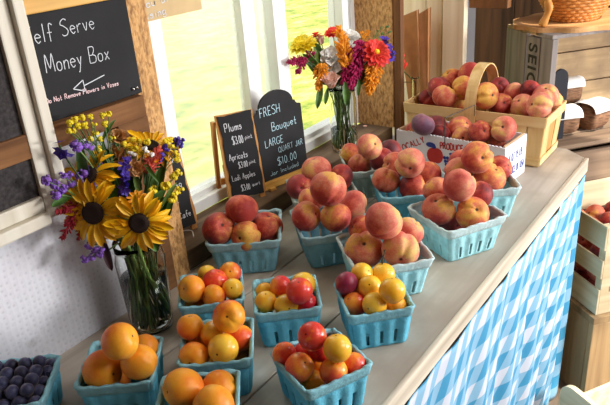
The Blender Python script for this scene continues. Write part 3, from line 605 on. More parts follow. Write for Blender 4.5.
FR = {
 'Q1': ('the peach basket under the Plums sign', [
  ('peach_red', 'big dark red peach at left', (0.8151, 0.8346, 0.0935, 0.0299), None),
  ('peach_coral', 'round coral peach on top', (0.8574, 0.8054, 0.1262, 0.0286), (0, 0.9, -0.2)),
  ('peach_red', 'red creased peach at right', (0.894, 0.7799, 0.0739, 0.0297), (0.2, 0.8, 0.3)),
  ('peach_yellow', 'yellow peach with its stem hollow at front', (0.8372, 0.7841, 0.0788, 0.0269), (-0.45, -0.1, 0.85)),
 ]),
 'Q2': ('the heaped peach basket mid table', [
  ('peach_coral', 'large coral peach at left', (0.9293, 0.6997, 0.1008, 0.0294), None),
  ('peach_yellow', 'yellow striped peach at front', (0.956, 0.6466, 0.0999, 0.0296), (0, 0.9, 0.1)),
  ('peach_coral', 'biggest dark topped peach at the summit', (0.9468, 0.6573, 0.162, 0.0336), (0.2, 0.9, -0.4)),
  ('peach_pink', 'coral creased peach at right', (1.0218, 0.6483, 0.098, 0.0292), (0.9, -0.2, 0.2)),
  ('peach_coral', 'half hidden peach behind the summit', (1.0003, 0.7354, 0.1057, 0.0277), None),
 ]),
 'Q2b': ('the grey basket behind the middle heap', [
  ('peach_dark', 'maroon peach showing a brown stem scar', (1.0472, 0.8035, 0.0993, 0.0271), (0.25, -0.1, 0.95)),
  ('peach_pink', 'pink creased peach standing tall', (1.1083, 0.798, 0.1204, 0.0323), (-0.2, 0.9, 0.3)),
  ('peach_red', 'dark red peach peeking out at right', (1.1459, 0.7569, 0.0939, 0.0289), None),
 ]),
 'Q3': ('the pale basket behind the yellow plums', [
  ('peach_coral', 'coral peach with pale spot, left', (0.8956, 0.5473, 0.0791, 0.0335), (-0.1, 0.5, 0.8)),
  ('peach_pink', 'pink peach on top', (0.8983, 0.5094, 0.148, 0.0322), (0.6, 0.6, -0.2)),
  ('peach_pink', 'peach with stem scar, front right', (0.9114, 0.481, 0.0911, 0.0322), (-0.1, -0.6, 0.75)),
  ('peach_pink', 'pink peach tucked behind at right', (0.9689, 0.4938, 0.0964, 0.0264), (0.5, 0.7, 0.3)),
  ('peach_red', 'dark red peach tucked behind at left', (0.9416, 0.5813, 0.0953, 0.0255), None),
 ]),
 'Q4': ('the grey basket beside the tall flower jar', [
  ('peach_yellow', 'yellow orange peach at left', (1.313, 0.8334, 0.0845, 0.0259), None),
  ('peach_pink', 'pink creased peach on top', (1.2591, 0.7448, 0.1334, 0.0296), (0.5, 0.2, 0.8)),
  ('peach_coral', 'small coral peach at front', (1.2829, 0.7905, 0.0701, 0.0279), None),
  ('peach_dark', 'dark red peach at front right', (1.2955, 0.7334, 0.0887, 0.0286), None),
  ('peach_dark', 'dusky peach behind at right', (1.3518, 0.7398, 0.0924, 0.0277), None),
 ]),
 'Q5': ('the teal basket before the white box', [
  ('peach_coral', 'large coral peach at left', (1.1694, 0.6513, 0.0988, 0.0293), None),
  ('peach_pink', 'topmost peach showing a yellow stem hollow', (1.1721, 0.5941, 0.1474, 0.0308), (-0.1, -0.55, 0.8)),
  ('peach_red', 'red blushed peach at front', (1.1854, 0.5939, 0.0863, 0.0311), (0.8, 0.3, 0.2)),
  ('peach_yellow', 'yellow red peach at right', (1.2453, 0.5853, 0.0941, 0.0294), None),
  ('peach_coral', 'peach peeking out behind at upper left', (1.2459, 0.6696, 0.1033, 0.0287), None),
 ]),
 'Q6': ('the pale basket at the table edge', [
  ('peach_coral', 'coral peach at left', (1.0954, 0.4928, 0.0913, 0.0326), (-0.3, 0.6, 0.6)),
  ('peach_pink', 'rosy peach on top', (1.1068, 0.4524, 0.1466, 0.0322), (0.5, 0.7, 0.3)),
  ('peach_yellow', 'yellow peach with stem hollow, front right', (1.1163, 0.4283, 0.0866, 0.0327), (0.1, 0.3, 0.9)),
  ('peach_coral', 'peach behind at upper left', (1.1464, 0.5212, 0.1087, 0.0278), None),
  ('peach_red', 'red peach tucked behind at right', (1.1754, 0.4373, 0.1003, 0.0284), None),
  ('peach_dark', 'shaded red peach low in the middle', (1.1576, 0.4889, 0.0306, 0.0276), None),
 ]),
 'Q7': ('the basket at the white box corner', [
  ('peach_pink', 'pink peach at left', (1.2672, 0.522, 0.1029, 0.0317), None),
  ('peach_yellow', 'peach with a yellow star hollow on top', (1.2589, 0.4766, 0.1484, 0.0326), (0.15, -0.1, 0.95)),
  ('peach_yellow', 'yellow coral peach at front right', (1.2885, 0.4575, 0.0921, 0.0332), (0.3, 0.6, 0.5)),
  ('peach_red', 'red peach at far right', (1.3509, 0.4604, 0.0933, 0.0286), None),
  ('peach_coral', 'peach behind at left', (1.3342, 0.5395, 0.0982, 0.0314), None),
 ]),
 'P2': ('the apricot basket below the sunflower jar', [
  ('apricot', 'large orange apricot at left', (0.4186, 0.7057, 0.0758, 0.0271), None),
  ('apricot', 'long orange apricot on top', (0.4305, 0.6654, 0.1326, 0.0242), (0.85, 0.4, 0.2)),
  ('apricot', 'apricot with a deep hollow at right', (0.4482, 0.6574, 0.0881, 0.0241), (-0.3, 0.75, 0.55)),
  ('apricot', 'low apricot at front', (0.4416, 0.7217, 0.0319, 0.0244), None),
  ('apricot', 'apricot half hidden behind at right', (0.4901, 0.6953, 0.0692, 0.0204), None),
 ]),
 'P3': ('the apricot basket at the bottom edge', [
  ('apricot', 'large apricot with a dark dot at left', (0.4463, 0.5673, 0.0822, 0.0256), (-0.75, -0.05, 0.6)),
  ('apricot', 'apricot at right', (0.4839, 0.539, 0.0649, 0.024), (0.8, 0.4, 0)),
  ('apricot', 'lowest apricot cut by the picture edge', (0.4453, 0.51, 0.078, 0.0255), None),
 ]),
 'P4': ('the plum basket behind the bottom apricots', [
  ('apricot', 'dull orange plum at upper left', (0.5438, 0.6473, 0.0929, 0.0188), None),
  ('plum_yellow', 'golden plum at center', (0.5587, 0.6138, 0.0822, 0.0196), (0, 0.8, 0.3)),
  ('apricot_blush', 'topmost orange plum with a stem hollow', (0.5711, 0.5901, 0.1153, 0.0224), (0, 0.15, 0.95)),
  ('apricot_blush', 'orange plum at right', (0.5872, 0.591, 0.0649, 0.0202), None),
  ('plum_yellow', 'bright yellow plum at front', (0.5391, 0.5781, 0.0818, 0.0207), (-0.3, -0.2, 0.9)),
  ('apricot', 'orange plum at front left', (0.5144, 0.6156, 0.0696, 0.0207), (-0.2, -0.3, 0.9)),
  ('apricot', 'plum hidden in the middle', (0.5524, 0.6482, 0.0571, 0.0179), None),
  ('apricot_blush', 'low plum at right corner', (0.5951, 0.6044, 0.0283, 0.0179), None),
  ('apricot_blush', 'low plum at front rim', (0.5638, 0.6421, 0.0228, 0.0182), None),
 ]),
 'P5': ('the plum basket right of the sunflower jar', [
  ('apricot', 'large dull orange plum at left', (0.6306, 0.7307, 0.0881, 0.0214), (-0.5, 0.1, 0.8)),
  ('plum_red', 'pinkish red plum in the middle', (0.6751, 0.7182, 0.0827, 0.0196), (0.3, 0.7, 0.3)),
  ('apricot_blush', 'flat orange plum at front', (0.6453, 0.6954, 0.0757, 0.0182), None),
  ('plum_orange', 'orange red plum at upper right', (0.7134, 0.7177, 0.0796, 0.0183), None),
  ('plum_yellow', 'yellow plum with stem dot, right', (0.6765, 0.6798, 0.0783, 0.0164), (0, 0.2, 0.95)),
  ('apricot', 'low plum at left front', (0.6419, 0.7391, 0.0503, 0.0184), None),
  ('plum_yellow', 'yellow plum behind at the back', (0.6892, 0.7514, 0.0783, 0.0163), None),
 ]),
 'P6': ('the plum basket in the table center', [
  ('plum_yellow', 'small yellow plum at back left', (0.7074, 0.6346, 0.0679, 0.0153), None),
  ('plum_orange', 'orange plum at back', (0.7166, 0.6059, 0.0824, 0.0176), None),
  ('plum_red', 'bright red plum at right', (0.7006, 0.5544, 0.0987, 0.0203), (-0.05, 0.75, 0.6)),
  ('plum_yellow', 'yellow plum behind the bright red one', (0.7476, 0.5817, 0.0771, 0.0198), None),
  ('plum_yellow', 'yellow orange plum at left', (0.6814, 0.6115, 0.0705, 0.0172), (0, 0.8, 0.5)),
  ('plum_yellow', 'yellow plum with a dark dot at front', (0.6908, 0.5769, 0.0684, 0.0182), (0.3, -0.1, 0.9)),
  ('plum_red', 'low red plum at right front', (0.7207, 0.5576, 0.0609, 0.0176), None),
 ]),
 'P7': ('the frontmost cornerwise plum basket', [
  ('plum_orange', 'orange plum at left corner', (0.5818, 0.4982, 0.0744, 0.0162), None),
  ('plum_orange', 'large blushed plum at front left', (0.5716, 0.4641, 0.0715, 0.0193), (0.4, 0.5, 0.7)),
  ('plum_red', 'red plum with an orange hollow on top', (0.5937, 0.454, 0.1143, 0.019), (-0.45, 0.3, 0.8)),
  ('plum_yellow', 'golden plum at right', (0.5959, 0.4138, 0.1075, 0.0185), None),
  ('plum_orange', 'pink orange plum at front right', (0.5891, 0.4178, 0.071, 0.0183), (0.2, 0.6, 0.4)),
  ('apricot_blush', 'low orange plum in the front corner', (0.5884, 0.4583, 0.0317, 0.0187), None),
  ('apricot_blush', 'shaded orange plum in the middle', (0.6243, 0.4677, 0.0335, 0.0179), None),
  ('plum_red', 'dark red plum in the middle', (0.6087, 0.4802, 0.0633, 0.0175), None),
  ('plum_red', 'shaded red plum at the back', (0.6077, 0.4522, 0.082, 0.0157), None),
  ('plum_orange', 'pink orange plum at right corner', (0.6207, 0.4046, 0.0659, 0.0162), None),
 ]),
 'P8': ('the basket of yellow plums', [
  ('plum_purple', 'dark purple plum at left', (0.7673, 0.5061, 0.0911, 0.0179), None),
  ('plum_yellow', 'yellow plum at back left', (0.8055, 0.4988, 0.0911, 0.0177), None),
  ('plum_yellow', 'yellow plum carrying a dark stem', (0.8296, 0.4713, 0.0848, 0.0189), (-0.1, 0.95, 0.2)),
  ('plum_yellow', 'yellow plum in the middle', (0.7828, 0.4707, 0.0864, 0.0182), None),
  ('plum_yellow', 'largest yellow plum at right', (0.772, 0.4233, 0.0999, 0.0197), None),
  ('apricot_blush', 'orange plum at left below the purple one', (0.7835, 0.5082, 0.0581, 0.0185), None),
  ('plum_orange', 'red orange plum at front left', (0.7551, 0.4839, 0.0639, 0.0188), None),
  ('plum_yellow', 'yellow plum at front', (0.7564, 0.4475, 0.074, 0.0185), None),
  ('apricot', 'low orange plum at front right', (0.7885, 0.4273, 0.0589, 0.0177), None),
 ]),
 'HB': ('the handled splint basket', [
  ('peach_dark', 'dark orange peach at left end', (1.682, 0.7588, 0.1686, 0.0313), None),
  ('peach_yellow', 'orange peach behind at upper left', (1.7607, 0.7563, 0.1767, 0.03), None),
  ('peach_yellow', 'highest yellow orange peach of the left heap', (1.7546, 0.6964, 0.1965, 0.0328), None),
  ('peach_yellow', 'yellow red peach left of the handle', (1.6933, 0.6919, 0.1712, 0.0331), None),
  ('peach_coral', 'red peach at left front rim', (1.6331, 0.7196, 0.1595, 0.0316), None),
  ('peach_yellow', 'half hidden peach left of the handle', (1.7405, 0.718, 0.111, 0.0305), None),
  ('peach_yellow', 'yellow peach under the handle arch', (1.6415, 0.6069, 0.1724, 0.0335), None),
  ('peach_dark', 'dark peach behind the handle', (1.7623, 0.6133, 0.165, 0.0267), None),
  ('peach_pink', 'coral peach right of the handle', (1.7444, 0.5599, 0.154, 0.0305), None),
  ('peach_red', 'dark red peach at rim right of the handle', (1.6879, 0.5797, 0.1333, 0.0324), None),
  ('peach_pink', 'coral peach mid right half', (1.6754, 0.5167, 0.1446, 0.0302), None),
  ('peach_red', 'red peach peeking out at back right', (1.7223, 0.5125, 0.1766, 0.0262), None),
  ('peach_pink', 'pink peach at upper right', (1.6914, 0.4639, 0.1722, 0.0311), (-0.2, 0.6, 0.6)),
  ('peach_pink', 'pink creased peach at right front rim', (1.6294, 0.4598, 0.1625, 0.0314), (-0.9, 0.1, 0.4)),
  ('peach_pink', 'pink peach at far right corner', (1.7439, 0.4619, 0.1434, 0.0283), None),
  ('peach_dark', 'dark peach in the left back corner', (1.7016, 0.7989, 0.1278, 0.0287), None),
 ]),
 'BX': ('the white cardboard box', [
  ('peach_dark', 'dark maroon peach left of the wire', (1.5465, 0.7057, 0.0989, 0.0317), None),
  ('peach_coral', 'coral peach right of the wire', (1.5475, 0.6386, 0.1048, 0.0316), None),
  ('peach_red', 'red peach in the back middle', (1.4854, 0.558, 0.1255, 0.0275), None),
  ('peach_pink', 'large rosy peach at right end', (1.5008, 0.5039, 0.1354, 0.0297), None),
  ('peach_coral', 'coral peach at front rim middle', (1.4958, 0.6069, 0.0986, 0.0289), None),
  ('peach_red', 'low red peach left of the wire', (1.4976, 0.6721, 0.098, 0.0271), None),
  ('peach_yellow', 'yellow peach at left end', (1.5003, 0.7418, 0.098, 0.0263), None),
  ('peach_violet', 'dusky violet plum at back left', (1.4654, 0.7046, 0.1318, 0.0292), None),
  ('peach_coral', 'low coral peach at right front', (1.5174, 0.5323, 0.0888, 0.027), None),
  ('peach_red', 'shaded red peach right of middle', (1.5523, 0.5723, 0.0793, 0.0265), None),
 ]),
}
BK = {
 'P1': ('pint', 'teal pint basket of blueberries in the lower left corner', 'teal', (0.3352, 0.8028, -0.86)),
 'P2': ('pint', 'dim teal pint basket of orange apricots below the sunflower jar', 'teal', (0.448, 0.7014, -0.909)),
 'P3': ('pint', 'teal pint basket of three big apricots at the bottom edge', 'teal', (0.4478, 0.5434, -0.889)),
 'P4': ('pint', 'teal pint basket of orange plums behind the bottom apricots', 'teal', (0.5582, 0.6093, -0.897)),
 'P5': ('pint', 'teal pint basket of mixed plums right of the sunflower jar', 'teal', (0.6674, 0.7221, -0.818)),
 'P6': ('pint', 'teal pint basket in the table center holding a bright red plum', 'teal', (0.7153, 0.5949, -0.855)),
 'P7': ('pint', 'frontmost teal pint basket of plums turned cornerwise', 'teal', (0.6022, 0.4485, -0.433)),
 'P8': ('pint', 'bright teal pint basket of yellow plums near the table edge', 'teal', (0.7834, 0.4655, -0.782)),
 'Q1': ('quart', 'dusty blue quart basket of four peaches under the Plums sign', 'blue', (0.8708, 0.8153, -0.933)),
 'Q2': ('quart', 'dusty blue quart basket heaped with peaches mid table', 'blue', (0.982, 0.6787, -0.755)),
 'Q2b': ('quart', 'grey pulp basket of peaches behind the middle heap', 'grey', (1.111, 0.7885, -0.793)),
 'Q3': ('quart', 'pale aqua quart basket of peaches behind the yellow plums', 'pale', (0.9259, 0.5247, -0.74)),
 'Q4': ('quart', 'grey green quart basket of peaches beside the tall flower jar', 'grey', (1.3099, 0.7668, -0.855)),
 'Q5': ('quart', 'teal quart basket of peaches in front of the white box', 'teal', (1.2162, 0.6222, -0.864)),
 'Q6': ('quart', 'pale aqua quart basket of peaches at the front edge of the table', 'pale', (1.1301, 0.4681, -0.521)),
 'Q7': ('quart', 'pale aqua quart basket of peaches at the white box corner', 'pale', (1.3124, 0.4904, -0.927)),
}
# ---------------------------------------------------------------- moulded pulp baskets
def pulp_meshes(rt, rb, h, nsl, slots):
    """wall with flutes and open slots, and the plain rim band above it"""
    nper, nt = nsl * 4, 22
    def ring(half, t, bulge):
        pts = []; rc = half * 0.16
        for sd in range(4):
            for k in range(nsl):
                u = -1 + 2 * k / nsl
                x, y = u * half, -half
                # rounded corner
                ax = abs(x) - (half - rc)
                if ax > 0: y = -(half - rc) - math.sqrt(max(0, rc * rc - ax * ax)) if ax < rc else -(half - rc)
                if bulge: y -= bulge * (0.5 - 0.5 * math.cos(u * PI * slots)) * (1 if abs(u) < 0.86 else 0)
                a = sd * PI / 2
                pts.append((x * math.cos(a) - y * math.sin(a), x * math.sin(a) + y * math.cos(a)))
        return pts
    bm = NB(); rows = []
    tw = 0.77
    for j in range(nt + 1):
        t = tw * j / nt; half = rb + (rt - 0.0025 - rb) * t; z = h * t + 0.0012
        fl = 0.0032 * min(1, (tw - t) / 0.12) * (0.4 + 0.6 * min(1, t / 0.1))
        rows.append([bm.verts.new((x, y, z)) for x, y in ring(half, t, fl)])
    slot_cols = set()
    for sd in range(4):
        for s in range(slots - 1):
            u = -1 + 2 * (s + 1) / slots; k = round((u + 1) / 2 * nsl)
            slot_cols |= {sd * nsl + k - 1, sd * nsl + k}
    for j in range(nt):
        for k in range(nper):
            if k in slot_cols and 2 <= j <= int(nt * 0.52): continue
            q = (k + 1) % nper
            bm.faces.new((rows[j][k], rows[j][q], rows[j + 1][q], rows[j + 1][k]))
    bm.faces.new(rows[0][::-1])
    wall = bpy.data.meshes.new('pulp_wall'); bm.to_mesh(wall); bm.free()
    bm = NB(); rows = []
    for j, (t, o) in enumerate(((0.765, -0.0022), (0.772, 0.0012), (0.85, 0.0016), (0.93, 0.0018), (0.985, 0.0030), (1.0, 0.0022), (0.997, -0.0006), (0.93, -0.0026))):
        half = rb + (rt - 0.0025 - rb) * t + o; R_ = ring(half, t, 0.0)
        rows.append([bm.verts.new((x * (1 + (0.0035 * math.sin(i * 1.7) if 0.8 < t < 0.98 else 0.0012 * math.sin(i * 0.5))), y * (1 + (0.0035 * math.sin(i * 1.7) if 0.8 < t < 0.98 else 0)), h * t + (0.0011 * math.sin(i * 0.37) + 0.0008 * math.sin(i * 0.9) if t > .95 else 0))) for i, (x, y) in enumerate(R_)])
    for a, b in zip(rows, rows[1:]):
        for k in range(nper):
            q = (k + 1) % nper; bm.faces.new((a[k], a[q], b[q], b[k]))
    rim = bpy.data.meshes.new('pulp_rim'); bm.to_mesh(rim); bm.free()
    for me in (wall, rim):
        for p in me.polygons: p.use_smooth = True
    return wall, rim
PM = {'pint': pulp_meshes(0.0552, 0.0445, 0.0725, 40, 4), 'quart': pulp_meshes(0.074, 0.0565, 0.078, 44, 5)}
for key, (kind, label, col, (bx, by, yaw)) in BK.items():
    t = thing('%s_basket' % kind, label, 'basket', (bx, by, 0.0005), (0, 0, yaw), 'moulded pulp %s baskets on the table' % kind)
    for nm, me, mt in (('basket_wall', PM[kind][0], 'pulp_' + col), ('rim', PM[kind][1], 'rim_' + col)):
        m2 = me.copy(); m2.materials.append(M[mt]); o = inst(nm, m2, t)
        md = o.modifiers.new('thick', 'SOLIDIFY'); md.thickness = 0.0016; md.offset = -1 if nm == 'basket_wall' else 0
# ---------------------------------------------------------------- fruit
def fruit_mesh(name, nu, nv, cav, groove, squash, tip, seed, lob=0.03):
    rr = random.Random(seed); bm = NB(); top = None; rows = []
    ph = [rr.uniform(0, 6.28) for _ in range(6)]
    for j in range(nv + 1):
        th = PI * j / nv; row = []
        for k in range(nu):
            f = 2 * PI * k / nu; d = min(f, 2 * PI - f)
            r = 1 - cav * math.exp(-(th / 0.33) ** 2) - tip * 0.4 * math.exp(-((PI - th) / 0.3) ** 2)
            r *= 1 - groove * math.exp(-(d / 0.17) ** 2) * (max(0.0, math.sin(th)) ** (0.5 if th < PI / 2 else 1.2)) + groove * 0.35 * math.exp(-((d - 0.42) / 0.25) ** 2) * math.sin(th)
            r *= 1 + lob * (math.sin(f + ph[0]) * math.sin(th) * 0.5 + math.sin(2 * f + ph[1]) * math.sin(th) ** 2 * 0.5 + math.cos(2 * th + ph[2]) * 0.5)
            row.append((r * math.sin(th) * math.cos(f), r * math.sin(th) * math.sin(f), r * math.cos(th) * squash))
            if j in (0, nv): break
        rows.append([bm.verts.new(p) for p in row])
    for j in range(nv):
        a, b = rows[j], rows[j + 1]
        for k in range(nu):
            q = (k + 1) % nu
            if len(a) == 1: bm.faces.new((a[0], b[k], b[q]))
            elif len(b) == 1: bm.faces.new((a[k], b[0], a[q]))
            else: bm.faces.new((a[k], b[k], b[q], a[q]))
    av = sum(v.co.length for v in bm.verts if abs(v.co.z) < 0.7); nv_ = sum(1 for v in bm.verts if abs(v.co.z) < 0.7)
    for v in bm.verts: v.co *= 1.01 * nv_ / av
    me = bpy.data.meshes.new(name); bm.to_mesh(me); bm.free()
    for p in me.polygons: p.use_smooth = True
    return me
PEA = [fruit_mesh('peach', 40, 26, 0.24, 0.12, 0.95, 0.02, s, 0.06) for s in range(4)]
APR = [fruit_mesh('apricot', 32, 20, 0.18, 0.06, 0.98, 0.0, s + 20, 0.035) for s in range(3)]
PLU = [fruit_mesh('plum', 28, 18, 0.08, 0.012, 0.98, 0.0, s + 40, 0.015) for s in range(3)]
MESHMAT = {}
def with_mat(me, mat):
    k = (me.name, mat)
    if k not in MESHMAT:
        c = me.copy(); c.materials.append(M[mat]); MESHMAT[k] = c
    return MESHMAT[k]
def kindname(mat): return 'plum' if mat.startswith('plum') or mat == 'peach_violet' else ('peach' if mat.startswith('peach') else 'apricot')
fr_rand = random.Random(5); STEMMED = None
for key, (phrase, rows) in FR.items():
    for i, (mat, desc, (x, y, z, r), pole) in enumerate(rows):
        kn_ = kindname(mat)
        if 'plum' in desc: kn_ = 'plum'
        fam = {'peach': PEA, 'apricot': APR, 'plum': PLU if mat.startswith('plum') else APR}[kn_]
        if mat == 'peach_violet': fam = PEA
        o = inst(kn_, with_mat(fam[fr_rand.randrange(len(fam))], mat), None, (x, y, z))
        if pole:
            d = rt * pole[0] + up_ * pole[1] + bk * pole[2]
        else:
            a = fr_rand.uniform(0, 6.28); d = Vector((math.cos(a) * 0.7, math.sin(a) * 0.7, fr_rand.uniform(-0.3, 0.9))) + bk * 0.45
        mt = dirmat(d, fr_rand.uniform(0, 6.28))
        if mat == 'apricot' and key in ('P2', 'P3'): mt = mt @ Matrix.Diagonal((1.06, 0.98, 1.05))
        o.matrix_world = Matrix.Translation((x, y, z)) @ mt.to_4x4() @ Matrix.Scale(r * (1.1 if key == 'Q1' else 1.0 if key == 'Q6' else 1.03 if key in ('P2', 'P3') else 1.08 if key[0] == 'P' else 1.03), 4)
        grp = {'peach': 'peaches', 'apricot': 'apricots', 'plum': 'plums'}[kn_] + ' in ' + phrase
        tag(o, desc + ' in ' + phrase, kn_, grp)
        if 'carrying a dark stem' in desc:
            bm = NB(); tube(bm, smoothline([(0, 0, 0.85), (0.1, 0.05, 1.2), (-0.25, 0.1, 1.6), (-0.5, 0.1, 2.0)], 4), [0.07] * 8 + [0.06, 0.06, 0.06, 0.07, 0.10], 6)
            s = link('stem', bm, M['fruit_stem'], o); s['label'] = 'dark crooked stem'
# blueberries heaped in the corner basket
bb = fruit_mesh('blueberry', 16, 12, 0.0, 0.0, 0.92, 0.0, 60, 0.02); bb.materials.append(M['blueberry'])
def crown_mesh():
    bm = NB()
    for k in range(5):
        a = 2 * PI * k / 5; p = [Vector((math.cos(a + d) * rr_, math.sin(a + d) * rr_, z)) for d, rr_, z in ((-0.5, 0.26, 0.88), (0.5, 0.26, 0.88), (0, 0.42, 1.04))]
        bm.faces.new([bm.verts.new(q) for q in p])
    lathe(bm, [(0.0, 0.86), (0.24, 0.90), (0.30, 0.98), (0.34, 0.86)], 12)
    me = bpy.data.meshes.new('crown'); bm.to_mesh(me); bm.free(); me.materials.append(M['blueberry']); return me
crown = crown_mesh()
bx, by, byaw = BK['P1'][3]; rb_ = random.Random(9)
spots = []
for lay, (z, n, half) in enumerate(((0.050, 5, 0.0395), (0.066, 5, 0.042), (0.080, 4, 0.031))):
    for a in range(n):
        for b in range(n):
            spots.append((-half + 2 * half * a / (n - 1) + rb_.uniform(-.0012, .0012), -half + 2 * half * b / (n - 1) + rb_.uniform(-.0012, .0012), z + rb_.uniform(-.0015, .0015)))
ca, sn = math.cos(byaw), math.sin(byaw)
for (lx, ly, z) in spots:
    p = Vector((bx + lx * ca - ly * sn, by + lx * sn + ly * ca, z))
    q = Vector((RX.x * 0, 0, 0)); rel = p - EYE
    zc = RX.z * rel.x + RY.z * rel.y + RZ.z * rel.z; xc = RX.x * rel.x + RY.x * rel.y + RZ.x * rel.z; yc = RX.y * rel.x + RY.y * rel.y + RZ.y * rel.z
    if CXP + FPX * xc / zc < -9 or CYP + FPX * yc / zc > 413: continue      # outside the photograph
    if z < 0.055 and (lx * 0 + 1) and rb_.random() < 0.0: continue
    o = inst('blueberry', bb, None, p); d = Vector((rb_.uniform(-1, 1), rb_.uniform(-1, 1), rb_.uniform(-.2, 1)))
    o.matrix_world = Matrix.Translation(p) @ dirmat(d).to_4x4() @ Matrix.Scale(0.0098, 4)
    tag(o, 'dusty dark blue blueberry in the pint basket in the lower left corner', 'blueberry', 'blueberries in the corner basket')
    c = inst('crown', crown, o)
# ---------------------------------------------------------------- flower kit (shared meshes)
def petal_mesh(name, L, w, cup=0.15, droop=0.1, tip=0.75, mat='yellow', nu=4, nv=7, wave=0.0, base=0.25):
    bm = NB(); rows = []
    for j in range(nv + 1):
        t = j / nv
        ww = w * (base + (1 - base) * min(1, t / 0.45)) * (1 if t < tip else math.sqrt(max(0.0, 1 - ((t - tip) / (1 - tip)) ** 2)) * 0.97 + 0.03)
        row = []
        for i in range(nu + 1):
            u = -1 + 2 * i / nu
            row.append(bm.verts.new((L * t, u * ww / 2, cup * ww * u * u - droop * L * t * t + 0.12 * L * t + wave * L * math.sin(t * 5 + u))))
        rows.append(row)
    for j in range(nv):
        for i in range(nu): bm.faces.new((rows[j][i], rows[j + 1][i], rows[j + 1][i + 1], rows[j][i + 1]))
    me = bpy.data.meshes.new(name); bm.to_mesh(me); bm.free(); me.materials.append(M[mat])
    for p in me.polygons: p.use_smooth = True
    return me
def place(name, me, parent, R3, loc, sc=1.0):
    o = bpy.data.objects.new(name, me); COL.objects.link(o); o.parent = parent
    o.matrix_local = Matrix.Translation(loc) @ R3.to_4x4() @ Matrix.Scale(sc, 4); return o
SUNP = [petal_mesh('petal', 0.034, 0.0110, 0.35, d, 0.42, 'sun_petal', wave=w) for d, w in ((0.05, .02), (0.3, 0.0), (0.5, .03))]
def disc_mesh():
    bm = NB(); lathe(bm, [(0, 0.006), (0.006, 0.0055), (0.011, 0.0068), (0.0155, 0.006), (0.0185, 0.002), (0.018, -0.003), (0, -0.004)], 28)
    me = bpy.data.meshes.new('seed_disc'); bm.to_mesh(me); bm.free(); me.materials.append(M['sun_disc'])
    for p in me.polygons: p.use_smooth = True
    return me
DISC = disc_mesh()
LEAFP = petal_mesh('leaf', 0.05, 0.018, 0.2, 0.35, 0.35, 'leaf')
def facing(dx, dy, dz): return (rt * dx + up_ * dy + bk * dz).normalized()
JAR1 = Vector((0.604, 0.818, 0.0005)); JAR2 = Vector((1.423, 0.921, LZ + 0.0005))
def stem_into(t, head, jar, rmouth, zmouth, mat='stem', r=0.0022, seed=0, rbot=0.029, zb=0.012, back=None, name='stem'):
    q = random.Random(seed); a = q.uniform(0, 6.28)
    off = Vector((head.x - jar.x, head.y - jar.y, 0)); off = off * min(1, rmouth / max(1e-6, off.length)) * q.uniform(.35, .95) + Vector((q.uniform(-.010, .010), q.uniform(-.010, .010), 0))
    mouth = jar + off + Vector((0, 0, zmouth)); rb2 = rbot * q.random() ** .35; bot = jar + Vector((math.cos(a) * rb2, math.sin(a) * rb2, zb))
    pts = [head] + ([head + back] if back is not None else []) + [mouth, bot]
    bm = NB(); tube(bm, [p - t.location for p in smoothline(pts, 7)], r, 7)
    return link(name, bm, M[mat], t, True)
def sunflower(label, head, face, sc, seed, jar=JAR1, n1=17, n2=13):
    q = random.Random(seed); t = thing('sunflower', label, 'flower', head, (0, 0, 0), 'sunflowers in the mason jar')
    R3 = dirmat(face, q.uniform(0, 6))
    place('seed_disc', DISC, t, R3, (0, 0, 0), sc * .95)
    for row, n, rad, dz, s in ((0, n1, 0.0155, -0.001, 1.0), (1, n2, 0.014, -0.003, 1.12)):
        for k in range(n):
            a = 2 * PI * (k + 0.5 * row) / n + q.uniform(-.1, .1); Rk = R3 @ Matrix.Rotation(a, 3, 'Z') @ Matrix.Rotation(q.uniform(-.22, .12), 3, 'Y') @ Matrix.Rotation(q.uniform(-.3, .3), 3, 'X')
            place('petal', SUNP[q.randrange(3)], t, Rk, R3 @ Vector((math.cos(a) * rad * sc * .95, math.sin(a) * rad * sc * .95, dz * sc)), sc * s * 1.12 * q.uniform(.88, 1.1))
    bm = NB(); lathe(bm, [(0, -0.011), (0.010, -0.010), (0.017, -0.004), (0.015, -0.002)], 14)
    for v in bm.verts: v.co = R3 @ (v.co * sc)
    link('calyx', bm, M['stem'], t, True)
    stem_into(t, head - R3 @ Vector((0, 0, 0.009)) * sc, jar, 0.03, 0.165, 'stem', 0.0034, seed, back=-(R3 @ Vector((0, 0, 0.03))) + Vector((0, 0, -0.02)))
    return t
def cluster_mesh(name, mat, n, R_, rb, seed, flat=1.0, sub=1):
    q = random.Random(seed); bm = NB()
    for _ in range(n):
        d = Vector((q.gauss(0, 1), q.gauss(0, 1), q.gauss(0, 1))).normalized() * R_ * q.random() ** 0.4
        blob(bm, (d.x, d.y, d.z * flat), rb * q.uniform(.7, 1.2), sub, (1, 0.8, 0.55), dirmat(d + Vector((0, 0, 1e-4))))
    me = bpy.data.meshes.new(name); bm.to_mesh(me); bm.free(); me.materials.append(M[mat]); return me
def floret_mesh(name, mat, n, L, w, cup=0.35):
    bm = NB()
    for k in range(n):
        a = 2 * PI * k / n; u = Vector((math.cos(a), math.sin(a), 0)); v = Vector((-math.sin(a), math.cos(a), 0))
        P = [u * L * 0.1, u * L * 0.55 + v * w / 2 + Vector((0, 0, cup * L * .4)), u * L + Vector((0, 0, cup * L * .6)), u * L * 0.55 - v * w / 2 + Vector((0, 0, cup * L * .4))]
        bm.faces.new([bm.verts.new(p) for p in P])
    blob(bm, (0, 0, L * 0.1), L * 0.16, 1)
    me = bpy.data.meshes.new(name); bm.to_mesh(me); bm.free(); me.materials.append(M[mat]); return me
